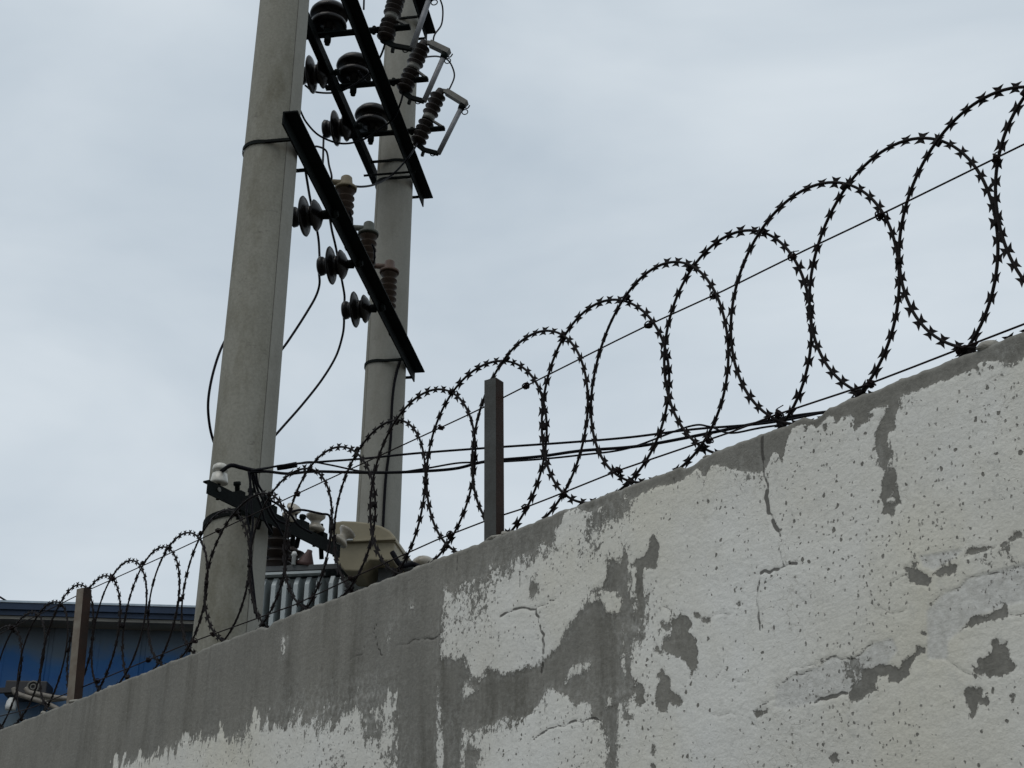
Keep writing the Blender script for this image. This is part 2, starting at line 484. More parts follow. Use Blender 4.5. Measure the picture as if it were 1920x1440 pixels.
    bc = mixc(mr(noise_(14, (1, 1, 0.7), det=9, ro=0.72, off=77.0), 0.56, 0.72, 0.0, 0.5), bc, (0.082, 0.078, 0.066))
    # a chalky film where the paint is thin
    film = math_('MULTIPLY', worn, mr(noise_(60, (1, 1, 0.7), det=12, ro=0.78, off=18.0), 0.46, 0.62, 0.0, 0.65), clamp=True)
    bc = mixc(film, bc, (0.42, 0.42, 0.395))
    col = mixc(mask, bc, pc)
    col = mixc(math_('MULTIPLY', cmask, 0.85), col, (0.05, 0.047, 0.042))
    l_.new(col, b.inputs['Base Color'])
    # ---- relief
    hgt = math_('ADD', math_('MULTIPLY', mask, 0.0026), math_('MULTIPLY', noise_(55, (1, 1, 1.3), det=9, ro=0.68, off=6.0), 0.0032))
    hgt = math_('ADD', hgt, math_('MULTIPLY', noise_(11, det=5, off=16.0), 0.006))
    hgt = math_('SUBTRACT', hgt, math_('MULTIPLY', cmask, 0.0009))
    hgt = math_('SUBTRACT', hgt, math_('MULTIPLY', hair, 0.001))
    hgt = math_('SUBTRACT', hgt, math_('MULTIPLY', older, 0.0009))
    bp = n_.new('ShaderNodeBump'); bp.inputs['Strength'].default_value = 0.85; bp.inputs['Distance'].default_value = 1.0
    l_.new(hgt, bp.inputs['Height']); l_.new(bp.outputs['Normal'], b.inputs['Normal'])
    return m

def facade_mat():
    """blue-grey sheet wall with a blurred blue painted band"""
    m = bpy.data.materials.new('facade_paint'); m.use_nodes = True
    n_ = m.node_tree.nodes; l_ = m.node_tree.links
    b = n_['Principled BSDF']; b.inputs['Roughness'].default_value = 0.6; b.inputs['Specular IOR Level'].default_value = 0.3
    t = n_.new('ShaderNodeTexCoord'); sep = n_.new('ShaderNodeSeparateXYZ'); l_.new(t.outputs['Object'], sep.inputs[0])
    z = n_.new('ShaderNodeTexNoise'); z.inputs['Scale'].default_value = 1.3; z.inputs['Detail'].default_value = 5; z.inputs['Distortion'].default_value = 0.6
    l_.new(t.outputs['Object'], z.inputs['Vector'])
    ad = n_.new('ShaderNodeMath'); ad.operation = 'MULTIPLY_ADD'; ad.inputs[1].default_value = 0.9
    l_.new(z.outputs['Fac'], ad.inputs[0]); l_.new(sep.outputs['Z'], ad.inputs[2])
    r = n_.new('ShaderNodeValToRGB')
    e = r.color_ramp.elements
    FB = 5.22 + 0.45
    def pos(h): return (h - (FB - 1.0)) / 2.0
    e[0].position = max(0, pos(FB - 0.52)); e[0].color = (0.10, 0.14, 0.17, 1)
    e[1].position = min(1, pos(FB + 0.52)); e[1].color = (0.055, 0.063, 0.07, 1)
    for h, c in ((FB - 0.30, (0.025, 0.075, 0.17)), (FB - 0.05, (0.004, 0.060, 0.19)), (FB + 0.10, (0.010, 0.070, 0.19)), (FB + 0.26, (0.055, 0.085, 0.12))):
        q = e.new(pos(h)); q.color = (*c, 1)
    mr_ = n_.new('ShaderNodeMapRange'); mr_.inputs['From Min'].default_value = FB - 1.0; mr_.inputs['From Max'].default_value = FB + 1.0
    l_.new(ad.outputs[0], mr_.inputs['Value']); l_.new(mr_.outputs['Result'], r.inputs['Fac']); l_.new(r.outputs['Color'], b.inputs['Base Color'])
    return m

# ================================================================== SETTING
g = MB()
g.add([(-400, -400, 0), (400, -400, 0), (400, 400, 0), (-400, 400, 0)], [(0, 1, 2, 3)])
go = g.build('ground', M['ground']); tag(go, 'bare packed dirt ground on both sides of the wall', None, kind='structure')

# ================================================================== WALL
def px_poly(pts, z=None, off=(0, 0), s=1.0):
    """outline traced on the photograph, laid onto the wall plane: (t, z) in metres"""
    o = []
    for x, y in pts:
        X, Y = off[0] + x / s, off[1] + y / s
        t, h = w_px(X, Y)
        if Y >= 1438: h = 0.0
        if X >= 1918: t = -6.0
        o.append((t, h))
    return np.array(o)

Z3 = dict(off=(800, 960), s=3.0)
Z5 = dict(off=(1160, 1080), s=4.0)
Z7 = dict(off=(1560, 960), s=3.0)
Z6 = dict(off=(1440, 620), s=4.0)
Z2 = dict(off=(440, 1000), s=3.273)
ZA = dict(off=(0, 1080), s=3.0)

main_paint = px_poly([(1920, 668), (1910, 672), (1902, 682), (1880, 676), (1845, 677), (1830, 684), (1815, 692), (1775, 714), (1762, 712), (1750, 719), (1720, 732),
    (1715, 734), (1692, 740), (1680, 747), (1640, 765), (1600, 777), (1592, 774), (1577, 784), (1565, 792), (1560, 782), (1550, 780), (1540, 787), (1525, 800), (1520, 792), (1500, 794), (1480, 802),
    (1470, 840), (1462, 865), (1455, 848), (1447, 845), (1437, 866), (1425, 886), (1410, 886), (1385, 882), (1360, 872), (1330, 872), (1320, 892), (1305, 875),
    (1285, 888), (1270, 902), (1255, 907), (1230, 910), (1197, 927), (1175, 940), (1170, 917), (1150, 935), (1130, 947), (1102, 960), (1085, 952), (1065, 955),
    (1047, 975), (1040, 987), (1033, 1023), (1013, 1010), (1000, 1037), (977, 1040), (947, 1057), (917, 1057), (913, 1080), (867, 1087), (853, 1110), (843, 1100), (833, 1098),
    (830, 1160), (826, 1237), (843, 1238), (872, 1235), (877, 1260), (882, 1277), (897, 1280), (910, 1267), (923, 1255), (940, 1267), (963, 1265), (987, 1253), (1013, 1252),
    (1033, 1227), (1053, 1210), (1067, 1177), (1087, 1152), (1100, 1135), (1113, 1130), (1128, 1127), (1133, 1147), (1153, 1155), (1167, 1147), (1173, 1160), (1167, 1193),
    (1163, 1227), (1170, 1280), (1162, 1310), (1160, 1360), (1158, 1393), (1157, 1440), (1920, 1440)])
p1 = px_poly([(-600, 1075), (300, 1075), (640, 1072), (680, 1050), (740, 1050), (820, 1030), (880, 1020), (920, 980), (960, 960), (990, 980), (1010, 950), (1060, 940), (1110, 925), (1140, 930), (1200, 905),
    (1250, 890), (1280, 920), (1320, 900), (1400, 870), (1430, 790), (1450, 820), (1490, 815), (1520, 835), (1560, 835), (1640, 825), (1670, 785), (1700, 755), (1720, 790),
    (1790, 780), (1860, 745), (1890, 725), (1944, 715), (2043, 675), (2109, 675), (2217, 684), (2226, 831), (2235, 951), (2235, 1080), (-600, 1080)], **ZA)
p1[0, 1] = p1[1, 1] = p1[0, 1] - 0.5
p3 = px_poly([(200, 1215), (290, 1225), (340, 1200), (440, 1150), (520, 1160), (590, 1140), (640, 1050), (655, 1020), (665, 1000), (700, 980), (720, 1000), (790, 1030), (830, 1080), (890, 1070),
    (930, 1080), (940, 1150), (985, 1165), (1020, 1230), (1040, 1300), (1070, 1440), (200, 1440), (195, 1300)], **Z3)
islands = [
    px_poly([(64, 910), (72, 1060), (100, 1170), (95, 1300), (110, 1440), (62, 1440), (60, 1150)], **Z3),
    px_poly([(770, 960), (800, 880), (850, 850), (920, 835), (935, 870), (880, 912), (820, 920), (780, 972)], **Z3),
    px_poly([(205, 955), (260, 972), (295, 1000), (235, 1040), (215, 1062), (205, 1100)], **Z3),
    px_poly([(1092, 640), (1122, 640), (1122, 860), (1100, 920), (1090, 700)], **Z3),
    px_poly([(1020, 1040), (1085, 1030), (1080, 1080), (1035, 1100), (1010, 1120)], **Z3),
    px_poly([(295, 640), (330, 640), (325, 700), (310, 765), (290, 760)], **Z2),
    px_poly([(935, 560), (965, 560), (960, 660), (940, 715), (925, 710), (945, 620)], **Z2),
    px_poly([(1075, 430), (1095, 430), (1105, 465), (1085, 462)], **Z2),
    px_poly([(930, 1215), (955, 1270), (920, 1302), (888, 1270)], **Z6),
]
chips = [
    # torn column between the two painted fields
    px_poly([(1110, 200), (1128, 250), (1125, 430), (1130, 520), (1150, 580), (1190, 640), (1190, 665), (1150, 640), (1130, 690), (1150, 720), (1140, 790), (1150, 830), (1150, 900), (1180, 970),
             (1160, 1010), (1120, 1030), (1110, 1000), (1130, 910), (1120, 850), (1110, 760), (1100, 690), (1110, 640), (1090, 600), (1110, 560), (1100, 480), (1070, 450), (1000, 440), (985, 445), (930, 455),
             (980, 420), (1010, 370), (1030, 290), (1070, 270), (1090, 290)], **Z3),
    px_poly([(1270, 120), (1310, 190), (1300, 260), (1285, 320), (1220, 310), (1215, 420), (1225, 560), (1215, 620), (1190, 560), (1175, 480), (1175, 350), (1185, 310), (1155, 300), (1170, 260), (1210, 255), (1250, 200)], **Z3),
    px_poly([(485, 290), (520, 310), (560, 370), (530, 420), (590, 480), (605, 560), (600, 660), (615, 740), (585, 700), (550, 770), (570, 700), (520, 670), (470, 600), (430, 600), (370, 570), (340, 540), (335, 480), (400, 460), (410, 330)], **Z5),
    px_poly([(345, 690), (360, 740), (400, 770), (400, 850), (460, 890), (500, 940), (460, 985), (395, 945), (380, 1020), (320, 1020), (290, 970), (300, 870), (320, 780), (300, 750)], **Z5),
    px_poly([(170, 805), (215, 850), (200, 910), (210, 950), (180, 980), (140, 950), (135, 870), (60, 870), (60, 840), (90, 830), (130, 835)], **Z5),
    px_poly([(50, 1010), (80, 1010), (80, 1050), (110, 1060), (90, 1090), (45, 1070)], **Z5),
    px_poly([(270, 1255), (300, 1310), (280, 1340), (295, 1375), (255, 1350)], **Z5),
    px_poly([(260, 1400), (300, 1420), (310, 1437), (245, 1437)], **Z5),
    px_poly([(1555, 1335), (1640, 1338), (1630, 1370), (1655, 1390), (1620, 1395), (1600, 1425), (1575, 1370)], **Z5),
    px_poly([(568, 272), (615, 295), (615, 322), (580, 302)], **Z5),
    px_poly([(628, 303), (660, 320), (702, 308), (692, 357), (660, 352), (628, 330)], **Z5),
    px_poly([(318, 335), (350, 380), (390, 350), (397, 390), (360, 415), (328, 380)], **Z5),
    px_poly([(278, 530), (302, 532), (337, 580), (310, 592), (278, 562)], **Z5),
    px_poly([(1022, 1018), (1070, 998), (1128, 998), (1122, 1027), (1080, 1052), (1040, 1072)], **Z5),
    px_poly([(998, 1073), (1040, 1118), (1048, 1152), (1010, 1120)], **Z5),
    px_poly([(155, 465), (180, 462), (178, 515), (160, 515)], **Z5),
    px_poly([(875, 210), (915, 203), (908, 228), (880, 226)], **Z5),
    px_poly([(415, 308), (455, 308), (455, 285), (490, 285), (480, 320), (572, 375), (545, 427), (500, 402), (445, 402), (440, 350)], **Z7),
    px_poly([(640, 283), (650, 300), (665, 272), (707, 300), (707, 340), (660, 357), (640, 347), (573, 357), (610, 330)], **Z7),
    px_poly([(748, 247), (780, 205), (860, 198), (922, 198), (880, 217), (800, 237)], **Z7),
    px_poly([(998, 162), (1000, 140), (1030, 113), (1062, 118), (1067, 142), (1020, 152)], **Z7),
    px_poly([(960, 185), (975, 172), (1000, 170), (970, 190)], **Z7),
    px_poly([(720, 672), (790, 593), (900, 568), (977, 527), (987, 587), (900, 602), (810, 632)], **Z7),
    px_poly([(935, 698), (945, 735), (987, 728), (992, 770), (997, 830), (1037, 865), (1032, 887), (990, 907), (960, 887), (962, 922), (930, 932), (910, 912), (890, 932), (865, 912), (845, 927), (830, 907),
             (800, 907), (793, 863), (830, 890), (830, 825), (870, 820), (910, 770), (895, 745)], **Z7),
    px_poly([(768, 993), (852, 993), (852, 1040), (882, 1065), (877, 1087), (830, 1077), (815, 1122), (795, 1157), (768, 1162), (780, 1120), (765, 1070), (753, 1020)], **Z7),
    px_poly([(480, 758), (527, 765), (522, 785), (490, 800), (450, 862), (430, 922), (380, 962), (330, 952), (320, 932), (270, 927), (247, 970), (257, 1000), (200, 1032), (150, 1067), (108, 1052), (98, 1012),
             (130, 990), (170, 940), (178, 888), (200, 888), (220, 900), (270, 868), (330, 858), (380, 888), (420, 828), (480, 788)], **Z7),
    px_poly([(518, 672), (552, 702), (508, 687)], **Z7),
    px_poly([(1008, 1033), (1027, 1028), (1027, 1067), (1008, 1072)], **Z7),
    px_poly([(945, 1052), (958, 1050), (957, 1065), (946, 1066)], **Z7),
    px_poly([(290, -5), (355, -5), (350, 15), (310, 8)], **Z7),
    # drip-shaped loss from the wall top
    px_poly([(625, 560), (640, 745), (680, 702), (720, 692), (780, 625), (740, 612), (800, 568), (860, 568), (880, 538), (902, 560), (870, 622), (830, 672), (800, 760), (798, 860), (828, 960), (860, 1060),
             (850, 1180), (858, 1290), (858, 1362), (900, 1372), (940, 1382), (952, 1350), (930, 1330), (1003, 1300), (972, 1200), (962, 1120), (942, 1020), (890, 1040), (880, 950), (868, 870), (900, 760), (952, 742),
             (952, 640), (977, 560), (960, 470)], **Z6),
    px_poly([(1520, 200), (1565, 200), (1572, 260), (1592, 342), (1578, 342), (1545, 270)], **Z6),
    px_poly([(405, 690), (430, 690), (430, 760), (412, 750)], **Z6),
    px_poly([(260, 715), (282, 715), (280, 752), (262, 752)], **Z6),
    px_poly([(590, 385), (612, 390), (625, 430), (612, 465), (590, 470), (572, 425)], **Z3),
    px_poly([(220, 1340), (290, 1345), (300, 1385), (265, 1410), (245, 1437), (215, 1437)], **Z3),
    px_poly([(1010, 1010), (1070, 1060), (1072, 1300), (1045, 1290), (1020, 1215), (985, 1160), (990, 1100)], **Z3),
]
cracks = [  # (line, half width in metres)
    (px_poly([(1425, 818), (1427, 860), (1433, 900), (1437, 950), (1450, 985), (1462, 1005)]), 0.0040),
    (px_poly([(1463, 1035), (1470, 1062)]), 0.0022), (px_poly([(1427, 1075), (1460, 1068), (1475, 1060), (1494, 1057)]), 0.0024),
    (px_poly([(1425, 1088), (1420, 1110), (1420, 1130), (1423, 1148), (1425, 1182)]), 0.0018),
    (px_poly([(1260, 895), (1262, 925)]), 0.0030), (px_poly([(1357, 1215), (1360, 1240), (1352, 1262), (1345, 1272)]), 0.0014),
    (px_poly([(420, 590), (490, 550), (530, 540), (610, 548), (660, 525), (730, 485)], **Z3), 0.0026),
    (px_poly([(615, 548), (640, 640), (660, 690), (655, 770), (650, 850), (640, 900)], **Z3), 0.0030),
    (px_poly([(645, 960), (665, 1080), (670, 1150)], **Z3), 0.0014),
    (px_poly([(600, 1285), (660, 1240), (720, 1215), (800, 1190), (860, 1180), (940, 1160), (990, 1180)], **Z3), 0.0020),
    (px_poly([(525, 90), (530, 540)], **Z3), 0.0010), (px_poly([(165, 230), (175, 340)], **Z3), 0.0012),
    (px_poly([(590, 1290), (595, 1440)], **Z3), 0.0010), (px_poly([(875, 1280), (875, 1370)], **Z3), 0.0010),
    (px_poly([(850, 600), (870, 660), (880, 710), (910, 750)], **Z2), 0.0020), (px_poly([(850, 600), (800, 660), (790, 740), (750, 750), (700, 790)], **Z2), 0.0018),
    (px_poly([(870, 560), (850, 600)], **Z2), 0.0018),
    (px_poly([(1000, 690), (1070, 680), (1110, 650), (1170, 650), (1240, 640), (1310, 580)], **Z2), 0.0018),
    (px_poly([(1190, 850), (1260, 790), (1350, 740), (1520, 680), (1570, 630), (1640, 605), (1680, 632), (1760, 630), (1830, 590), (1920, 510)], **Z5), 0.0015),
    (px_poly([(1480, 950), (1560, 922), (1640, 902), (1720, 882)], **Z5), 0.0030),
    (px_poly([(1080, 970), (1140, 930), (1190, 925)], **Z5), 0.0014),
    (px_poly([(560, 520), (640, 450), (720, 430), (760, 380), (860, 350), (930, 340), (1080, 270)], **Z7), 0.0006),
    (px_poly([(700, 1040), (790, 1050), (900, 1045)], **Z5), 0.0004), (px_poly([(700, 300), (760, 285), (860, 290)], **Z5), 0.0004),
    (px_poly([(1180, 830), (1290, 700), (1400, 690), (1560, 625)], **Z5), 0.0002), (px_poly([(830, 800), (920, 800), (990, 790)], **Z5), 0.0004),
    (px_poly([(330, 230), (390, 260), (412, 305)], **Z5), 0.0014), (px_poly([(220, 475), (262, 550), (370, 575), (430, 545)], **Z7), 0.0004),
    (px_poly([(640, 830), (720, 890), (850, 945)], **Z7), 0.0003), (px_poly([(1000, 580), (1080, 605)], **Z7), 0.0006),
    (px_poly([(330, 440), (355, 395), (430, 350)], **Z7), 0.0006),
]
older_polys = [
    px_poly([(1190, 850), (1260, 790), (1350, 740), (1520, 680), (1570, 630), (1640, 605), (1680, 632), (1760, 630), (1830, 590), (1920, 510), (2060, 470), (2100, 560), (2000, 700), (1900, 700), (1820, 800),
             (1720, 882), (1560, 920), (1480, 950), (1300, 1000), (1180, 990)], **Z5),
    px_poly([(540, 560), (640, 455), (720, 430), (760, 380), (860, 350), (1080, 275), (1080, 430), (980, 530), (790, 593), (700, 690), (655, 730), (650, 830), (540, 830)], **Z7),
    px_poly([(500, 250), (640, 225), (740, 210), (700, 260), (580, 330), (520, 310)], **Z7),
]
worn_blobs = [  # px centre, radius px, strength
    (900, 1130, 75, 0.66), (960, 1080, 80, 0.62), (1030, 1050, 70, 0.5), (1120, 1000, 65, 0.8), (860, 1180, 60, 0.6), (940, 1180, 60, 0.6), (1010, 1190, 60, 0.5), (1150, 960, 40, 0.8),
    (930, 1380, 75, 0.52), (870, 1420, 60, 0.62), (1010, 1330, 60, 0.5), (1090, 1310, 60, 0.55), (980, 1420, 60, 0.45), (835, 1360, 40, 0.6), (1100, 1420, 60, 0.35),
    (1185, 1180, 40, 0.9), (1165, 1300, 35, 0.9), (690, 1370, 70, 0.85), (640, 1420, 70, 0.65), (560, 1400, 60, 0.5), (735, 1420, 50, 0.8),
    (1390, 905, 60, 0.6), (1300, 900, 40, 0.5), (1215, 1120, 40, 0.55), (1700, 760, 30, 0.5), (1660, 850, 30, 0.6), (1600, 1250, 35, 1.0), (1880, 1080, 60, 0.55),
    (740, 1150, 50, 0.35), (610, 1340, 60, 0.9), (480, 1400, 70, 0.6), (400, 1420, 70, 0.5), (560, 1340, 60, 0.8), (690, 1310, 50, 1.0), (1880, 660, 45, 0.6), (1260, 1190, 60, 0.3), (1380, 1190, 80, 0.25),
]

crng = random.Random(5)
def jag(line, hw):
    """breaks a traced crack into short crooked steps"""
    o = [tuple(line[0])]
    for (ax, az), (bx, bz) in zip(line[:-1], line[1:]):
        ln = math.hypot(bx - ax, bz - az); n = max(1, int(ln / 0.011))
        nx, nz_ = -(bz - az) / (ln + 1e-9), (bx - ax) / (ln + 1e-9)
        for i in range(1, n + 1):
            j = crng.uniform(-0.0042, 0.0042) if i < n else 0
            o.append((ax + (bx - ax) * i / n + nx * j, az + (bz - az) * i / n + nz_ * j))
    out_ = []
    for i in range(0, len(o) - 1, 2):
        out_.append((np.array(o[i:i + 3]), hw * crng.uniform(0.35, 1.35)))
    return out_
cracks = [q for c in cracks for q in jag(*c)]

def sdf(poly, X, Z, closed=True):
    n = len(poly); d2 = np.full(X.shape, 1e9); ins = np.zeros(X.shape, bool)
    for i in range(n if closed else n - 1):
        ax, az = poly[i]; bx, bz = poly[(i + 1) % n]
        ex, ez = bx - ax, bz - az
        k = np.clip(((X - ax) * ex + (Z - az) * ez) / (ex * ex + ez * ez + 1e-12), 0, 1)
        d2 = np.minimum(d2, (X - ax - k * ex) ** 2 + (Z - az - k * ez) ** 2)
        if closed:
            c = ((az > Z) != (bz > Z)) & (X < (bx - ax) * (Z - az) / (bz - az + 1e-15) + ax)
            ins ^= c
    d = np.sqrt(d2)
    return np.where(ins, d, -d) if closed else d

def local(poly, X, Z, pad):
    return (X > poly[:, 0].min() - pad) & (X < poly[:, 0].max() + pad) & (Z > poly[:, 1].min() - pad) & (Z < poly[:, 1].max() + pad)

def wall_fields(X, Z):
    CAP = 0.05
    f = np.maximum(np.maximum(sdf(main_paint, X, Z), sdf(p1, X, Z)), sdf(p3, X, Z))
    for c in chips:
        k = local(c, X, Z, CAP)
        f[k] = np.minimum(f[k], -sdf(c, X[k], Z[k]))
    for c in islands:
        k = local(c, X, Z, CAP)
        f[k] = np.maximum(f[k], sdf(c, X[k], Z[k]))
    f = np.clip(f, -CAP, CAP)
    cr_ = np.full(X.shape, CAP)
    for line, hw in cracks:
        k = local(line, X, Z, CAP)
        cr_[k] = np.minimum(cr_[k], sdf(line, X[k], Z[k], False) - hw)
    ol = np.zeros(X.shape)
    for c in older_polys:
        k = local(c, X, Z, 0.03)
        ol[k] = np.maximum(ol[k], np.clip(sdf(c, X[k], Z[k]) / 0.006 + 0.5, 0, 1))
    wo = np.zeros(X.shape)
    for x, y, r, s in worn_blobs:
        t, z = w_px(x, y); t2, _ = w_px(x - r, y); _, z2 = w_px(x, y - r)
        wo = np.maximum(wo, s * np.exp(-(((X - t) / (t2 - t)) ** 2 + ((Z - z) / (z2 - z)) ** 2)))
    # brush drips hang along the ragged upper edge of the lower left paint
    fe = np.exp(-(f / 0.020) ** 2) * (X > w_px(1190, 1200)[0])
    wo = np.maximum(wo, 0.55 * fe)
    dr = np.exp(-(sdf(p1, X, Z) / 0.10) ** 2) * (X > w_px(748, 1380)[0]) 
    return f, cr_, ol, wo, dr

def build_wall():
    ts = [1.0]
    while ts[-1] < 8.0: ts.append(ts[-1] + 0.0027 * ts[-1])
    ts = [-6, -4, -3, -2, -1, -0.5, 0, 0.3, 0.6, 0.8, 0.9] + ts + [8.5, 9.5, 11, 13, 16, 20]
    zs = [0.0, 0.6, 1.2, 1.6, 1.8, 1.9] + list(np.arange(1.95, WALL_TOP - 0.001, 0.0034)) + [WALL_TOP]
    T, Z = np.meshgrid(np.array(ts), np.array(zs))
    nT, nZ = len(ts), len(zs)
    f, cr_, ol, wo, dr = wall_fields(T, Z)
    # relief: hand-trowelled unevenness, paint skin proud of bare plaster, chipped top arris
    dep = np.zeros(T.shape)
    for (a, b_, c_, ph) in ((1.7, 3.1, 0.006, 0.3), (4.3, 5.2, 0.003, 1.2), (9.1, 11.3, 0.0015, 2.2)):
        dep += c_ * np.sin(a * T + ph + 1.3 * np.sin(b_ * Z)) * np.cos(b_ * Z + ph * 2 + 0.8 * np.sin(a * T * 1.3))
    dep += -0.0008 * np.clip(f / 0.004, -1, 1) + 0.0006 * ol + 0.0012 * np.clip(1 - cr_ / 0.003, 0, 1)
    def edge_noise(t):
        q = noise.noise(Vector((t * 5.0, 3.1, 0))) * 0.006 + noise.noise(Vector((t * 17, 9, 0))) * 0.0045 + noise.noise(Vector((t * 55, 1, 0))) * 0.0028
        c = noise.noise(Vector((t * 8.5, 20, 4)))
        return q - 0.016 * max(0, c - 0.30) / 0.3
    en = np.array([edge_noise(t) for t in ts])
    topf = np.clip((Z - (WALL_TOP - 0.05)) / 0.05, 0, 1)
    Zd = Z + en[None, :] * topf
    dep += 0.006 * np.clip((Z - (WALL_TOP - 0.010)) / 0.010, 0, 1) ** 2
    en2 = np.array([noise.noise(Vector((t * 30, 40, 0))) * 0.004 for t in ts])
    dep += en2[None, :] * topf ** 3
    D = WALL_D + dep
    v = (TD.x * T + WN.x * D, TD.y * T + WN.y * D, Zd)
    V = np.stack([a.ravel() for a in v], 1)
    idx = np.arange(nT * nZ).reshape(nZ, nT)
    a = idx[:-1, :-1].ravel(); b_ = idx[:-1, 1:].ravel(); c_ = idx[1:, 1:].ravel(); d_ = idx[1:, :-1].ravel()
    faces = np.stack([a, d_, c_, b_], 1)
    # top and back
    back_top = np.stack([TD.x * np.array(ts) + WN.x * (WALL_D + WALL_TH), TD.y * np.array(ts) + WN.y * (WALL_D + WALL_TH), np.full(nT, WALL_TOP) + en[::-1] * 0.6], 1)
    back_bot = back_top.copy(); back_bot[:, 2] = 0
    n0 = len(V); V = np.concatenate([V, back_top, back_bot])
    i = np.arange(nT - 1); ft = idx[-1]
    top = np.stack([ft[:-1], n0 + i, n0 + i + 1, ft[1:]], 1)
    bk = np.stack([n0 + i, n0 + nT + i, n0 + nT + i + 1, n0 + i + 1], 1)
    allf = np.concatenate([faces, top, bk])
    ends = [tuple([int(q) for q in idx[:, 0]] + [n0, n0 + nT]), tuple([int(q) for q in idx[::-1, -1]] + [n0 + 2 * nT - 1, n0 + nT - 1])]
    org = wp(3.0, 0)
    me = bpy.data.meshes.new('wall_body')
    me.from_pydata((V - np.array(org)).tolist(), [], allf.tolist() + ends)
    extra = len(V) - n0
    def fa(nm, arr, fill):
        at_ = me.attributes.new(nm, 'FLOAT', 'POINT')
        at_.data.foreach_set('value', np.concatenate([arr.ravel(), np.full(extra, fill)]).astype(np.float32))
    fa('paint', f, -0.05); fa('crack', cr_, 0.05); fa('older', ol, 0); fa('worn', wo, 0); fa('drip', dr, 0)
    at_ = me.attributes.new('wallpos', 'FLOAT_VECTOR', 'POINT')
    X3 = np.stack([T.ravel(), np.zeros(T.size), Zd.ravel()], 1)
    bt = np.stack([np.tile(np.array(ts), 2), np.full(2 * nT, WALL_TH), back_top[:, 2].tolist() + [0.0] * nT], 1)
    at_.data.foreach_set('vector', np.concatenate([X3, bt]).astype(np.float32).ravel())
    me.polygons.foreach_set('use_smooth', [True] * len(faces) + [False] * (len(allf) - len(faces) + 2))
    me.materials.append(wall_mat())
    me.update()
    o = bpy.data.objects.new('boundary_wall', me); o.location = org; link(o)
    tag(o, 'long cracked wall with white paint peeling off grey cement plaster', 'wall')
    return o

wall = build_wall()
# crumbs of mortar lying along the top arris
for k, (x, y, s) in enumerate([(958, 990, 0.010), (90, 1316, 0.009), (340, 1222, 0.007), (1862, 660, 0.014), (1700, 725, 0.006), (215, 1277, 0.008), (790, 1050, 0.009), (640, 1100, 0.006), (1330, 852, 0.006), (130, 1303, 0.007)]):
    t, z = w_px(x, y, WALL_D + 0.03)
    b = MB(); b.sphere(wp(t, WALL_TOP + s * 0.25, WALL_D + 0.022), s, 6, 1.9, 1.5, 0.75)
    for v in b.v:
        v += Vector((noise.noise(v * 90), noise.noise(v * 90 + Vector((5, 0, 0))), noise.noise(v * 90 + Vector((0, 7, 0))))) * s * 0.6
    b.build('mortar_lump', M['mortar'], wall)

# ================================================================== FENCE POSTS
def post(tb, tt, z0, z1, leg, label, group=None):
    """steel angle, outer corner turned to the street"""
    D0 = WALL_D + 0.022
    a = wp(tb, z0, D0); b = wp(tt, z1, D0)
    e = empty('fence_post', wp(tb, WALL_TOP, D0), label, 'post', group)
    ex = Vector((math.sin(rad(-56)), math.cos(rad(-56)), 0))     # leg running back to the left of the corner
    ey = Vector((math.sin(rad(34)), math.cos(rad(34)), 0))       # leg running back to the right
    th = 0.004
    m1 = MB(); m1.prism([(0, 0), (leg, 0), (leg, th), (th, th)], a, b, ex, ey); m1.build('steel_leg', M['post_rust'] if label.startswith('pale') else M['post'], e)
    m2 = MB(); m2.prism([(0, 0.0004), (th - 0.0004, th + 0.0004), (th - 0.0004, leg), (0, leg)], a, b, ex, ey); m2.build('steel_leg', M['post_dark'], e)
    m3_ = MB(); m3_.sphere(wp(tb, WALL_TOP + 0.002, D0 + 0.02), 0.02, 8, 2.2, 2.0, 0.5); m3_.build('mortar_collar', M['mortar'], e)
    return e
post(2.752, 2.764, WALL_TOP - 0.06, 3.258, 0.037, 'dark grey steel angle post standing on the wall before the transformer poles')
pl = post(5.24, 5.295, WALL_TOP - 0.06, 3.256, 0.040, 'pale rusty steel angle post on the wall before the blue roofed building')

# ================================================================== RAZOR WIRE
mt = [1.287, 1.512, 1.752, 1.966, 2.189, 2.450, 2.635, 2.912, 3.122, 3.384, 3.622, 3.858, 4.099, 4.355, 4.567, 4.802, 5.036, 5.262, 5.505, 5.70, 5.99, 6.20]
mt = [mt[0] - 0.228 * k for k in range(9, 0, -1)] + mt + [mt[-1] + 0.232 * k for k in range(1, 12)]
coil = empty('razor_wire_coil', wp(3.0, WALL_TOP, COIL_D), 'flat coil of dark overlapping razor wire rings along the wall top', 'razor wire')
ZC0, RB0 = 3.087, 0.2736
barb_prof = [(-13, 11.5), (0, 8.6), (13, 11.5), (6.0, 3.0), (6.0, -3.0), (13, -11.5), (0, -8.6), (-13, -11.5), (-6.0, -3.0), (-6.0, 3.0)]
def barb_mesh():
    n = len(barb_prof); v = []
    for k in (-0.0005, 0.0005):
        v += [(x / 1000, y / 1000, k) for x, y in barb_prof]
    f = [(9, 0, 1, 2, 3), (9, 3, 4, 8), (8, 4, 5, 6, 7)]
    ff = [tuple(n + i for i in q) for q in f] + [tuple(reversed(q)) for q in f]
    ff += [(i, (i + 1) % n, n + (i + 1) % n, n + i) for i in range(n)]
    me = bpy.data.meshes.new('barb'); me.from_pydata(v, [], ff); me.materials.append(M['razor']); me.update()
    return me
BARB = barb_mesh()
rings = []
rng = random.Random(11)
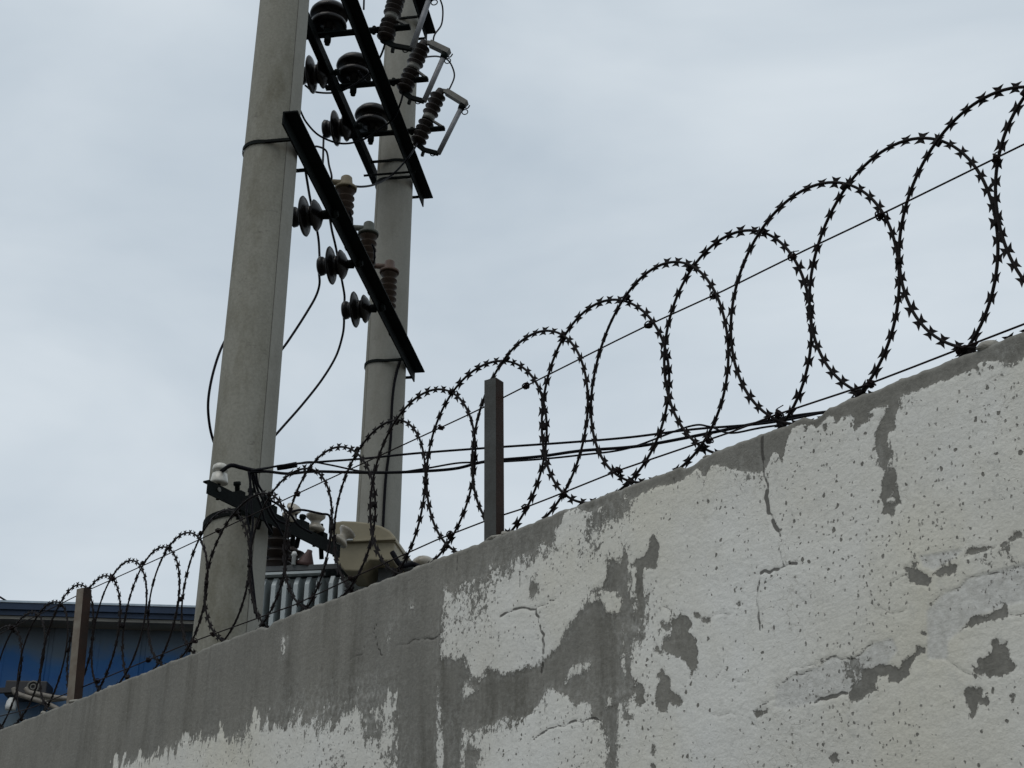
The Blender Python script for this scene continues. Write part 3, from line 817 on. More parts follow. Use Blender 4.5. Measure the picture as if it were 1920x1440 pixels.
for k in range(len(mt) - 2):
    a0, a1 = mt[k], mt[k + 2]
    fr_ = min(1.0, max(0.0, ((a0 + a1) / 2 - 2.9) / 1.5)); RBk, ZCk = RB0 + (0.243 - RB0) * fr_, ZC0 + (3.058 - ZC0) * fr_
    rings.append(dict(tc=(a0 + a1) / 2, a=(a1 - a0) / 2, b=RBk * (1 + rng.uniform(-0.025, 0.025)), zc=ZCk + rng.uniform(-0.006, 0.006),
                      off=(0.006 if k % 2 else -0.006), tilt=rng.uniform(-0.05, 0.05), lean=rng.uniform(-0.02, 0.02),
                      p2=rng.uniform(-0.028, 0.028), p3=rng.uniform(-0.022, 0.022), ph=rng.uniform(0, 6.28)))
def ring_pt(R, a):
    wob = 1 + R['p2'] * math.sin(2 * a + R['ph']) + R['p3'] * math.sin(3 * a + 2 * R['ph'])
    c, s = math.cos(a) * wob, math.sin(a) * wob
    t = R['tc'] + R['a'] * c + R['b'] * s * R['lean']
    return wp(t, R['zc'] + R['b'] * s, COIL_D + R['off'] + R['tilt'] * R['a'] * c)
barbs = []
for k, R in enumerate(rings):
    pts = [ring_pt(R, 2 * math.pi * i / 96) for i in range(96)]
    m = MB(); m.tube(pts, 0.0034, 6, closed=True)
    ro = m.build('wire_ring', M['razor'], coil)
    cum = [0.0]
    for i in range(96): cum.append(cum[-1] + (pts[(i + 1) % 96] - pts[i]).length)
    nb = int(round(cum[-1] / 0.039)); st = rng.uniform(0, 0.045)
    tw0 = rng.uniform(0, 6.28)
    for j in range(nb):
        s = (st + j * cum[-1] / nb + rng.uniform(-0.002, 0.002)) % cum[-1]
        i = max(q for q in range(96) if cum[q] <= s + 1e-9)
        fr = (s - cum[i]) / (cum[i + 1] - cum[i])
        p = pts[i].lerp(pts[(i + 1) % 96], fr)
        tg = (pts[(i + 1) % 96] - pts[i]).normalized()
        tw = 0.16 * math.sin(tw0 + s * 5.0) + rng.uniform(-0.14, 0.14)
        sd_ = WN.cross(tg).normalized()
        nn = (WN * math.cos(tw) + sd_ * math.sin(tw)).normalized()
        yy = nn.cross(tg).normalized()
        bs = rng.uniform(0.86, 1.12)
        mw = Matrix((tg, yy, nn)).transposed().to_4x4() @ Matrix.Diagonal((bs, bs * rng.uniform(0.88, 1.1), bs, 1)); mw.translation = p
        q = p - CAMP; dep = q.dot(FW)
        px, py = 960 + F_PX * q.dot(RT) / dep, 720 - F_PX * q.dot(UPV) / dep
        vis = dep > 0 and -10 < px < 1930 and -10 < py < 1450 and p.z > WALL_TOP + 0.02
        barbs.append((0 if vis else 1, dep, mw, ro))
barbs.sort(key=lambda q: (q[0], q[1]))
coil_w = Matrix.Translation(coil.location)
inv = coil_w.inverted()
for _, _, mw, ro in barbs[:300]:
    o = bpy.data.objects.new('barb', BARB)
    link(o, ro); o.matrix_local = inv @ mw
rest = MB()
base_v = [v.co.copy() for v in BARB.vertices]; base_f = [tuple(p.vertices) for p in BARB.polygons]
for _, _, mw, ro in barbs[300:]:
    rest.add([mw @ v for v in base_v], base_f)
ro = rest.build('far_barb', M['razor'], coil); ro['kind'] = 'stuff'
# clips that hold neighbouring rings together
def clip(p, axis, s=0.009):
    m = MB(); ax = axis.normalized(); m.lathe([(s * 0.75, -s), (s, -s * 0.8), (s, s * 0.8), (s * 0.75, s)], p, ax, 8)
    m.build('clip', M['razor'], coil)
for k in range(len(rings) - 1):
    A, B = rings[k], rings[k + 1]
    for sgn in (1, -1):
        best = None
        for i in range(60):
            a = sgn * (0.3 + 2.5 * i / 59)
            p = ring_pt(A, a); x = (p.dot(TD) - B['tc']) / B['a']
            if abs(x) > 0.98: continue
            pz = B['zc'] + sgn * B['b'] * math.sqrt(1 - x * x)
            e = abs(p.z - pz)
            if best is None or e < best[0]: best = (e, p, a)
        p = best[1]
        tg = ring_pt(A, best[2] + 0.02) - p
        clip(Vector((p.x, p.y, p.z)) - WN * A['off'], tg, 0.0072)
for k in range(len(rings) - 2):
    p = ring_pt(rings[k], 0.03 * (k % 3 - 1)) - WN * rings[k]['off'] * 0
    q = ring_pt(rings[k + 2], math.pi)
    clip((p + q) / 2, PZ, 0.0075)

# tension wires and the knots that tie the rings to them
def tension(zf, label, knots, r=0.0022):
    e = empty('tension_wire', wp(3.0, WALL_TOP, COIL_D), label, 'wire')
    ts = [-1.5 + 0.12 * i for i in range(84)]
    m = MB(); m.tube([wp(t, zf(t), COIL_D - 0.012) for t in ts], r, 6); m.build('strand', M['wire'], e)
    for t in knots:
        b = MB(); c = wp(t, zf(t), COIL_D - 0.010)
        for i in range(3):
            ph = rng.uniform(0, 3.1)
            ax = (TD * math.cos(ph) + PZ * math.sin(ph)); sx = ax.cross(WN)
            rr = 0.0068 + 0.0015 * i
            b.tube([c + (sx * math.cos(q) + WN * math.sin(q)) * rr + ax * (0.004 * (i - 1)) for q in [2 * math.pi * j / 10 for j in range(10)]], 0.0017, 5, closed=True)
        b.sphere(c, 0.0062, 6)
        b.tube(spline([c, c + TD * rng.uniform(-0.01, 0.01) + PZ * 0.012, c + TD * rng.uniform(-0.02, 0.02) + PZ * rng.uniform(-0.01, 0.02)], 4), 0.0012, 5)
        b.build('tie_knot', M['wire'], e)
def wire_px(pts):
    L_ = sorted(w_px(x, y, COIL_D) for x, y in pts)
    X = np.array([q[0] for q in L_]); Y = np.array([q[1] for q in L_])
    return lambda t: float(np.interp(t, X, Y))
top_f = wire_px([(1920, 278), (1830, 322), (1660, 405), (1490, 485), (1370, 545), (1205, 620), (995, 725), (910, 768), (830, 805), (590, 915), (300, 1050), (170, 1108), (0, 1192)])
bot_f = wire_px([(1920, 614), (1800, 660), (1640, 722), (1580, 742), (1468, 778), (1380, 812), (1170, 883), (990, 955), (945, 968), (830, 1012), (660, 1088), (560, 1135), (365, 1205), (190, 1277), (60, 1330), (0, 1345)])
tension(top_f, 'upper straight steel wire threaded across the middle of the razor rings', [w_px(x, y, COIL_D)[0] for x, y in ((1655, 407), (1492, 487), (1345, 556), (1222, 612), (992, 727), (832, 806), (1872, 297), (562, 938), (412, 1018), (215, 1107), (25, 1190))])
tension(bot_f, 'lower sagging steel wire tied along the feet of the razor rings', [w_px(x, y, COIL_D)[0] for x, y in ((1803, 660), (1638, 722), (1466, 778), (1335, 830), (1165, 884), (992, 952), (850, 1003), (663, 1090), (370, 1200), (187, 1278), (404, 1192), (283, 1238))])

# ================================================================== POLES
def pole(base, seam_az, label, tint, bands):
    e = empty('concrete_pole', base, label, 'utility pole', 'pair of concrete transformer poles')
    H = 10.6
    m = MB(); n = 48
    prof = []
    zz = [0, 1, 2, 3, 4, 5, 6, 7, 8, 9, H]
    v = []; f = []
    for z in zz:
        r = (0.312 - (z - 4.23) / 110.0) / 2
        for k in range(n):
            a = 2 * math.pi * k / n
            # seam ridge on both mould halves
            d1 = abs((a - seam_az + math.pi) % (2 * math.pi) - math.pi); d2 = abs((a - seam_az) % (2 * math.pi) - math.pi)
            rr = r + 0.0035 * math.exp(-(min(d1, d2) / 0.045) ** 2)
            v.append(base + Vector((rr * math.cos(a), rr * math.sin(a), z)))
    for i in range(len(zz) - 1):
        for k in range(n):
            f.append((i * n + k, i * n + (k + 1) % n, (i + 1) * n + (k + 1) % n, (i + 1) * n + k))
    m.add(v, f, True); m.add([v[len(v) - n + k] for k in range(n)], [tuple(range(n))])
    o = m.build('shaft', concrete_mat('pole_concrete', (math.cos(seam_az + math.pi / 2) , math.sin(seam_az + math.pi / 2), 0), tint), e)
    # mould seam line
    s = MB()
    for a in (seam_az,):
        s.tube([base + Vector(((0.312 - (z - 4.23) / 110.0) / 2 * math.cos(a) * 1.012, (0.312 - (z - 4.23) / 110.0) / 2 * math.sin(a) * 1.012, z)) for z in np.linspace(0, H, 60)], 0.0022, 5)
    s.build('mould_seam', M['seam'], e)
    return e
def rpole(z): return (0.312 - (z - 4.23) / 110.0) / 2
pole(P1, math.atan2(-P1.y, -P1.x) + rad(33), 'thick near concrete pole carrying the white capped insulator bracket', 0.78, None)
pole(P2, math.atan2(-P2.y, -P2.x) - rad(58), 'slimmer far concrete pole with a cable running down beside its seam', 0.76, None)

# ================================================================== CROSSARMS
Z_A1 = pv(740, 655, 0.19).z
LEG, TH = 0.082, 0.009
def band(parent, c, z, side, r):
    """flat strap round a pole, drawn to the arm on side +-1 of V; slopes a little"""
    pts = []
    for i in range(25):
        a = math.pi * (0.46 + 1.08 * i / 24)
        q = PV * (math.cos(a) * side) + PU * math.sin(a)
        pts.append(c + q * (r + 0.006) + PZ * (z - 0.018 * math.cos(a) - 0.01))
    m = MB()
    for a, b in zip(pts[:-1], pts[1:]): m.bar(a, b + (b - a) * 0.05, 0.006, 0.022, PZ)
    for q in (pts[0], pts[-1]): m.bar(q, q + PV * side * 0.14, 0.016, 0.016)
    m.build('pole_band', M['arm'], parent)
def crossarm(u0, u1, v, z, side, label, bands=((0.0, P1), (2.78, P2)), group=None):
    """steel angle: upright leg against the poles, flat leg outward on top"""
    a, b = pp(u0, v, z), pp(u1, v, z)
    e = empty('crossarm', (a + b) / 2, label, 'crossarm', group)
    ex = PV * side
    m = MB(); m.prism([(0, 0), (LEG, 0), (LEG, -TH), (TH, -TH), (TH, -LEG), (0, -LEG)], a, b, ex, PZ); m.build('angle_bar', M['arm'], e)
    for u, P in bands: band(e, Vector((P.x, P.y, 0)), z - 0.05, side, rpole(z))
    return e
u_end = (pv(790, 690, 0.22) - P1).dot(PU); u_st = (pv(541, 222, 0.20) - P1).dot(PU)
V1 = 0.165
Z_A1 = (pv(541, 226, V1 + 0.02).z + pv(782, 692, V1 + 0.02).z) / 2
print('A1', Z_A1, pv(541, 226, V1 + 0.02).z, pv(782, 692, V1 + 0.02).z, u_st, u_end)
crossarm(u_st, u_end, V1, Z_A1, 1, 'lower dark steel angle crossarm holding the brown surge arresters')
Z_A2 = (pv(800, 365, V1 + 0.02).z + pv(768, 290, V1 + 0.02).z + pv(645, 0, V1 + 0.02).z) / 3
u2e = (pv(800, 368, V1 + 0.03) - P1).dot(PU)
print('A2', Z_A2, pv(800, 365, V1 + 0.02).z, pv(768, 290, V1 + .02).z, pv(645, 0, V1 + 0.02).z, u2e)
a2 = crossarm(-0.3, u2e, V1, Z_A2, 1, 'upper dark steel angle crossarm beneath the fuse cutouts', group='upper crossarm pair')
V3 = -V1
print('A3', pv(586, 55, V3 - 0.02).z, pv(715, 345, V3 - 0.02).z)
Z_A3 = (pv(586, 55, V3 - 0.02).z + pv(712, 340, V3 - 0.02).z) / 2
a3 = crossarm(-0.3, u2e, V3, Z_A3, -1, 'upper dark steel angle crossarm with insulators pointing away from the cutouts', group='upper crossarm pair')
m = MB(); m.tube([pp(2.78 - 0.19, V3 - 0.03, Z_A2 - 0.05), pp(2.78 - 0.19, V1 + 0.04, Z_A2 - 0.05)], 0.009, 8); m.build('tie_bolt', M['arm'], a2)
# end of the topmost arm
q = pv(806, 62, V1 + 0.03); u5 = (q - P1).dot(PU)
crossarm(1.2, u5, V1, q.z, 1, 'topmost dark steel crossarm ending beside the far pole', bands=((2.78, P2),))

# ------------------------------------------------------------------ pin insulators
INS = [(0.034, 0.0), (0.050, 0.010), (0.088, 0.030), (0.112, 0.052), (0.118, 0.062), (0.110, 0.070), (0.078, 0.082), (0.072, 0.110), (0.095, 0.124), (0.138, 0.140), (0.150, 0.150), (0.146, 0.158), (0.100, 0.172),
       (0.070, 0.185), (0.062, 0.205), (0.072, 0.215), (0.078, 0.245), (0.062, 0.262), (0.02, 0.268)]
INS_UP = [(0.035, 0.0), (0.040, 0.03), (0.075, 0.042), (0.130, 0.030), (0.142, 0.042), (0.136, 0.070), (0.100, 0.115), (0.098, 0.130), (0.140, 0.128), (0.152, 0.142), (0.146, 0.170), (0.120, 0.205), (0.075, 0.226), (0.02, 0.232)]
def insulator(base, axis, prof, label, group, scale=1.0, pin=0.09, through=0.05, hs=None):
    e = empty('pin_insulator', base, label, 'insulator', group)
    ax = Vector(axis).normalized()
    m = MB(); m.lathe([(r * scale, h * (hs or scale) + pin) for r, h in prof], base, ax, 28); m.build('porcelain_shed', M['blackglaze'], e)
    p = MB(); p.lathe([(0.018, -through), (0.018, pin * 0.2), (0.030, pin * 0.25), (0.026, pin + 0.02)], base, ax, 10)
    p.lathe([(0.026, -through * 0.75), (0.026, -through * 0.35)], base, ax, 6)
    p.build('steel_pin', M['arm'], e)
    return e
# three on the lower arm, reaching back between the poles
G1 = 'black insulators reaching out from the lower crossarm'
low_ins = []
for i, (x, y, lab) in enumerate([(618, 413, 'black double shed insulator on the lower crossarm, next to the thick pole'), (665, 510, 'black double shed insulator in the middle of the lower crossarm'),
                                 (708, 580, 'black double shed insulator on the lower crossarm, next to the slim pole')]):
    b = pv(x, y, V1 - 0.005); b.z = Z_A1 - 0.045
    axis = -PV + PZ * 0.0
    insulator(b, axis, INS, lab, G1, 0.82, 0.045, hs=0.74)
    low_ins.append(b)
G2 = 'black insulators reaching out from the upper crossarm'
up_ins = []
for i, (x, y, lab) in enumerate([(623, 153, 'black insulator on the upper crossarm half hidden by the thick pole'), (668, 237, 'black insulator on the upper crossarm with a wire hanging from its neck')]):
    b = pv(x, y, V3 + 0.005); b.z = Z_A3 - 0.045
    insulator(b, -PV, INS, lab, G2, 0.90, 0.03, hs=0.84)
    up_ins.append(b)

# ------------------------------------------------------------------ flat bars, upright insulators, fuse cutouts
SHED = lambda n, r0, r1, h: [q for i in range(n) for q in ((r0, h * i / n), (r1, h * (i + 0.42) / n), (r1 * 0.98, h * (i + 0.55) / n), (r0, h * (i + 0.62) / n))]
GB, GI, GC = 'flat cutout bars across the upper crossarms', 'upright insulators on the flat bars', 'hanging fuse cutouts'
names = [('highest', 'topmost'), ('middle', 'middle'), ('lowest', 'lowest')]
bars = [(580, 36), (622, 131), (662, 217)]
ins_px = [(617, 36), (665, 128), (698, 214)]
cut_top, cut_bot = [], []
for i, (x, y) in enumerate(bars):
    a = pv(x + 3, y, V3 - 0.07); a.z = Z_A3 + 0.012
    u = (a - P1).dot(PU)
    print('bar', i, u)
    p0, p1_ = pp(u, V3 - 0.12, Z_A3 + 0.012), pp(u, V1 + 0.30, Z_A3 + 0.012)
    e = empty('support_bar', p0, '%s flat steel bar laid across the paired upper crossarms' % names[i][0], 'bracket', GB)
    m = MB(); m.bar(p0, p1_, 0.055, 0.012); m.build('flat_bar', M['arm'], e)
    for vv in (V3 - 0.05, V1 + 0.05):
        b = MB(); b.lathe([(0.014, -0.03), (0.014, 0.03)], pp(u, vv, Z_A3 + 0.012), PZ, 6); b.build('bolt', M['arm'], e)
    # upright insulator
    ix, iy = ins_px[i]
    q = pv(ix, iy, 0)
    # where the pixel's ray meets the bar
    r = ray(ix, iy); s_ = (pp(u, 0, 0) - CAMP).dot(PU) / r.dot(PU); Q = CAMP + r * s_
    vq = (Q - P1).dot(PV)
    insulator(pp(u, vq, Z_A3 + 0.018), PZ, INS_UP, 'black two tier insulator standing on the %s flat bar' % names[i][0], GI, 0.88, 0.03, 0.09)
    # cutout in the plane of the bar
    top_px, bot_px = [((745, -8), (722, 74)), ((793, 84), (757, 170)), ((824, 174), (783, 268))][i]
    def inpl(px): 
        r = ray(*px); return CAMP + r * ((pp(u, 0, 0) - CAMP).dot(PU) / r.dot(PU))
    T_, B_ = inpl(top_px), inpl(bot_px)
    cu = empty('fuse_cutout', B_, '%s brown ribbed fuse cutout with pale tube hanging beside the slim pole' % names[i][1], 'fuse cutout', GC)
    ax = (T_ - B_); ln = ax.length; ax.normalize()
    side = PU.cross(ax).normalized()
    if side.dot(PV) < 0: side = -side
    m = MB(); m.lathe([(0.030, -0.02), (0.034, 0.0)] + [(r_, h_) for r_, h_ in SHED(4, 0.036, 0.062, ln * 0.44)] + [(0.040, ln * 0.45)], B_, ax, 20)
    m.build('lower_sheds', M['brownglaze'], cu)
    m = MB(); m.lathe([(0.040, ln * 0.53)] + [(r_, h_ + ln * 0.54) for r_, h_ in SHED(4, 0.036, 0.062, ln * 0.44)] + [(0.034, ln), (0.026, ln + 0.03)], B_, ax, 20)
    m.build('upper_sheds', M['brownglaze'], cu)
    mid = B_ + ax * ln * 0.49
    m = MB(); m.lathe([(0.047, -0.022), (0.047, 0.022)], mid, ax, 16); m.bar(mid, p1_, 0.03, 0.012); m.build('mount_clamp', M['galv'], cu)
    # top contact hood, hinge and fuse tube
    t0 = T_ + ax * 0.02
    hp = [((850, 3), (0, 0)), None, None]
    tt, tb_ = [inpl(q_) for q_ in [((806, -5), (772, 92)), ((833, 104), (795, 190)), ((866, 200), (822, 288))][i]]
    m = MB(); m.bar(t0, t0 + side * 0.06 + ax * 0.005, 0.03, 0.022, PU)
    hs = t0 + side * 0.05 + ax * 0.0; he = tt + (tt - hs).normalized() * 0.03 + ax * 0.045
    m.bar(hs, he, 0.055, 0.040, ax); m.build('top_contact', M['galv'], cu)
    m = MB(); m.tube([tb_, tt], 0.019, 12); m.build('fuse_tube', M['tube'], cu)
    m = MB(); m.lathe([(0.022, -0.03), (0.027, 0.0), (0.022, 0.03)], tt, (tt - tb_).normalized(), 10)
    c0 = tt + side * 0.04 - ax * 0.04
    m.tube([c0 + (side * math.cos(q_) + ax * math.sin(q_)) * 0.022 for q_ in [2 * math.pi * j / 14 for j in range(14)]], 0.004, 6, closed=True)
    m.tube(spline([tt, tt + side * 0.045 - ax * 0.005, tt + side * 0.055 + ax * 0.025], 5), 0.005, 6)
    m.build('pull_ring', M['arm'], cu)
    m = MB(); m.bar(B_ - ax * 0.01, B_ + side * 0.07 - ax * 0.045, 0.035, 0.022, PU); m.bar(B_ + side * 0.06 - ax * 0.045, tb_, 0.030, 0.026, PU)
    m.tube([tb_ - side * 0.04 - ax * 0.01 + (side * math.cos(q_) + ax * math.sin(q_)) * 0.02 for q_ in [2 * math.pi * j / 12 for j in range(12)]], 0.004, 6, closed=True)
    m.bar(B_ + side * 0.07 - ax * 0.04, B_ + side * 0.075 - ax * 0.10, 0.02, 0.02, PU)
    m.build('hinge', M['arm'], cu)
    cut_top.append(t0); cut_bot.append(B_)

# ------------------------------------------------------------------ surge arresters on the lower arm
GA = 'surge arresters behind the lower crossarm'
arr_top = []
for i, (tx, ty, bx, by, capm, lab) in enumerate([(650, 332, 641, 400, 'cap_tan', 'brown ribbed surge arrester with a tan elbow cap'), (692, 418, 686, 484, 'cap_green', 'brown ribbed surge arrester with a grey green elbow cap'),
                                                 (731, 490, 726, 556, 'cap_red', 'brown ribbed surge arrester with a red brown elbow cap')]):
    vv = V1 - 0.065
    T_ = pv(tx, ty, vv)
    H_ = 0.30
    base = Vector((T_.x, T_.y, T_.z - H_ - 0.085))
    e = empty('surge_arrester', base, lab, 'surge arrester', GA)
    m = MB(); m.lathe([(0.02, -0.03), (0.03, 0)] + SHED(6, 0.038, 0.060, H_) + [(0.034, H_)], base, PZ, 20); m.build('ribbed_body', M['arrester'], e)
    m = MB(); m.lathe([(0.070, H_ - 0.012), (0.072, H_ + 0.004), (0.044, H_ + 0.014), (0.036, H_ + 0.078), (0.028, H_ + 0.086)], base, PZ, 16)
    m.tube([base + PZ * (H_ + 0.040), base + PZ * (H_ + 0.045) - PV * 0.11 - PU * 0.02], 0.020, 10); m.build('elbow_cap', M[capm], e)
    m = MB(); m.bar(Vector((base.x, base.y, Z_A1 + 0.006)) + PV * 0.12, Vector((base.x, base.y, Z_A1 + 0.006)) + PV * 0.02, 0.04, 0.008); m.build('foot_bracket', M['arm'], e)
    arr_top.append(base + PZ * (H_ + 0.045) - PV * 0.11 - PU * 0.02)

# ------------------------------------------------------------------ jumper wires
def wire(pts, r, label, cat='wire', group=None, name='jumper_wire', material='cable', n=10):
    m = MB(); m.tube(spline(pts, n), r, 7); o = m.build(name, M[material]); tag(o, label, cat, group); return o
W = lambda x, y, v: pv(x, y, v)
def tip(b, k): return b - PV * k
wire([W(572, 160, -0.45), W(590, 172, -0.40), W(625, 174, -0.25), W(652, 165, -0.1), W(690, 140, 0.1), W(712, 108, 0.2), W(722, 82, 0.28), cut_bot[0]], 0.0075, 'black jumper curving from the pole side insulator up to the topmost cutout')
wire([W(562, 205, -0.45), W(575, 230, -0.42), W(600, 255, -0.35), W(640, 269, -0.2), W(680, 262, -0.05), W(715, 240, 0.1), W(738, 222, 0.2), W(750, 196, 0.27), cut_bot[1]], 0.0075, 'black jumper sagging beneath the paired upper crossarms to the middle cutout')
wire([W(655, 348, 0.14), W(680, 350, 0.16), W(705, 345, 0.14), W(735, 328, 0.14), W(762, 300, 0.3), W(775, 282, 0.32), cut_bot[2]], 0.0075, 'black jumper running from the tan capped arrester across the slim pole')
wire([W(607, 250, -0.42), W(606, 290, -0.3), W(606, 318, -0.15), W(618, 335, 0.0), arr_top[0]], 0.008, 'black lead dropping from the hanging insulator to the tan capped arrester')
wire([W(582, 276, -0.1), W(597, 275, -0.1), W(612, 284, -0.08), W(617, 310, -0.02), W(622, 332, 0.05), arr_top[0]], 0.007, 'short black loop hooked over the tan arrester cap')
wire([W(655, 396, 0.2), W(660, 412, 0.18), arr_top[1]], 0.007, 'short black lead to the grey green arrester cap')
wire([W(698, 458, 0.2), W(702, 470, 0.2), W(702, 490, 0.18), arr_top[2]], 0.007, 'short black lead to the red brown arrester cap')
wire([W(570, 300, 0.05), W(576, 340, 0.0), W(583, 380, -0.08), W(596, 440, -0.12), W(599, 476, -0.10), low_ins[1] - PV * 0.235 + PZ * 0.03], 0.008, 'black drop wire linking the first two lower insulators')
wire([low_ins[1] - PV * 0.235 - PZ * 0.03, W(599, 532, -0.14), W(592, 556, -0.17), W(575, 586, -0.2), W(550, 625, -0.25), W(528, 656, -0.3), W(490, 700, -0.4), W(430, 700, -0.5), W(405, 640, -0.45), W(420, 640, -0.45)][:7] , 0.008, 'black tail wire hanging from the middle lower insulator to behind the thick pole')
wire([W(616, 392, 0.10), W(622, 430, 0.0), W(630, 465, -0.05), W(640, 520, -0.08), W(646, 555, -0.08), low_ins[2] - PV * 0.235 + PZ * 0.02], 0.008, 'black drop wire linking the middle lower insulator to the last')
wire([low_ins[2] - PV * 0.235 - PZ * 0.02, W(645, 605, -0.11), W(642, 630, -0.12), W(630, 668, -0.15), W(605, 710, -0.2), W(570, 755, -0.28), W(535, 795, -0.36), W(505, 828, -0.42), W(470, 860, -0.5)], 0.008, 'long black tail wire sweeping down from the last lower insulator')
wire([W(450, 600, -0.55), W(421, 640, -0.55), W(402, 690, -0.56), W(391, 745, -0.56), W(392, 790, -0.56), W(402, 832, -0.55), W(425, 880, -0.5)], 0.008, 'black wire loop bulging out past the street side of the thick pole')
wire([W(683, -20, 0.0), W(682, 18, 0.0)], 0.007, 'short black drop wire above the highest flat bar')
wire([W(640, 36, 0.0), W(645, 50, 0.0), W(653, 60, 0.02), W(662, 64, 0.02)], 0.007, 'short black lead curling onto the upright insulator of the middle bar')
wire([W(672, 132, 0.0), W(680, 146, 0.02), W(690, 156, 0.02)], 0.007, 'short black lead curling onto the upright insulator of the lowest bar')
wire([W(822, -10, 0.3), W(830, 15, 0.3), W(828, 45, 0.3), W(815, 65, 0.3), W(812, 80, 0.3)], 0.007, 'black lead rising from the middle cutout contact')
wire([W(795, 107, 0.3), W(822, 106, 0.32), W(842, 115, 0.33), W(852, 140, 0.34), W(845, 162, 0.34), W(838, 172, 0.34)], 0.007, 'black lead looping between the two lower cutout contacts')
R2 = math.hypot(P2.x, P2.y) - rpole(5.0) - 0.008
wire([at_r(751, 672, R2 + 0.05), at_r(740, 715, R2 + 0.01), at_r(735, 760, R2), at_r(732, 830, R2), at_r(723, 900, R2), at_r(717, 1010, R2), at_r(713, 1080, R2)], 0.010, 'thick black cable strapped down the face of the slim pole', name='down_cable')

# ================================================================== LOW BRACKET ON THE NEAR POLE
for k_ in range(60):                      # slide the bracket forward until it clears the shaft
    A = at_r(389, 900, 6.85 - 0.01 * k_); ZL = A.z
    B = at_z(636, 1023, ZL); d_ = (B - A).normalized()
    if abs((P1 - A).cross(d_).z) > rpole(ZL) + 0.085: break
print('bracket', A, k_)
ld = (B - A).normalized(); lv = Vector((ld.y, -ld.x, 0))
br = empty('low_crossarm', A, 'short black steel bracket strapped low on the thick pole with small insulators', 'crossarm')
m = MB(); m.prism([(-0.025, 0), (0.008, 0), (0.008, -0.066), (0, -0.066), (0, -0.008), (-0.025, -0.008)], A, B, lv, PZ); m.build('angle_bar', M['arm'], br)
m = MB()
c1 = Vector((P1.x, P1.y, 0)); zb = at_r(400, 965, 6.85).z; rb = rpole(zb) + 0.004
pts = []
for i in range(25):
    a = math.atan2(-P1.y, -P1.x) + rad(-115 + 230 * i / 24)
    pts.append(c1 + Vector((rb * math.cos(a), rb * math.sin(a), zb + 0.03 * math.sin((i - 6) / 24 * 3.14))))
for a, b in zip(pts[:-1], pts[1:]): m.bar(a, b + (b - a) * 0.06, 0.006, 0.035, PZ)
m.build('pole_band', M['arm'], br)
m = MB(); rr_ = ray(411, 918); hp = CAMP + rr_ * (((A - CAMP).dot(lv) + 0.010) / rr_.dot(lv)); m.lathe([(0.011, -0.003), (0.011, 0.003)], hp, lv, 10); m.build('bolt_head', M['galv'], br)
CAPPED = [(0.030, 0.0), (0.041, 0.003), (0.041, 0.012), (0.035, 0.050), (0.022, 0.054), (0.021, 0.062), (0.034, 0.066), (0.037, 0.074), (0.034, 0.090), (0.020, 0.100), (0.005, 0.102)]
SPOOL = [(0.020, 0), (0.045, 0.006), (0.048, 0.016), (0.030, 0.034), (0.022, 0.045), (0.028, 0.058), (0.046, 0.074), (0.048, 0.086), (0.030, 0.094), (0.006, 0.096)]
spools = []
for i, (x, y, lab, mt_, sc) in enumerate([(411, 903, 'clean white porcelain spool insulator at the free end of the low bracket', 'porcelain', 1.0), (590, 1003, 'cream porcelain spool insulator on the low bracket above the transformer lid', 'porcelain_d', 1.05),
                                 (627, 1028, 'cream porcelain spool insulator at the low bracket tip beside the beige hood', 'porcelain_d', 1.0), (536, 972, 'dirty cream spool insulator among the tangled wires of the low bracket', 'porcelain_d', 0.8)]):
    r = ray(x, y); k = ((A - CAMP).dot(lv) - 0.035) / r.dot(lv); q = CAMP + r * k
    sft = (q - A).dot(ld)
    b0 = A + ld * sft - lv * 0.035
    e = empty('spool_insulator', b0, lab, 'insulator', 'small porcelain insulators on the low bracket')
    m = MB(); m.lathe([(0.008, -0.05), (0.008, 0.06)], b0, PZ, 8); m.build('steel_pin', M['arm'], e)
    tiltx = [PZ, PZ, PZ + ld * 0.5 + lv * 0.5, PZ + lv * 1.2 - ld * 0.5][i]
    m = MB(); m.lathe([(r_ * sc, h_ * sc + 0.028) for r_, h_ in (CAPPED if i == 0 else SPOOL)], b0, tiltx, 20); m.build('porcelain_body', M[mt_], e)
    spools.append(b0 + PZ * (0.028 + 0.058 * sc))
# clamps and nuts along the bracket
for i, (x, y) in enumerate([(455, 935), (478, 950), (500, 955), (515, 962), (560, 985), (572, 990), (610, 1012)]):
    r = ray(x, y); k = ((A - CAMP).dot(lv)) / r.dot(lv); q = CAMP + r * k
    q = A + ld * (q - A).dot(ld)
    m = MB(); m.box(q + PZ * 0.012 - lv * 0.03, ld, lv, PZ, 0.018 + 0.008 * (i % 3), 0.03, 0.02 + 0.008 * (i % 2))
    m.lathe([(0.012, -0.10), (0.012, 0.06), (0.018, 0.065), (0.018, 0.08)], q - lv * 0.03, PZ + ld * 0.2 * (i % 3 - 1), 8)
    m.build('clamp', M['arm'], br)
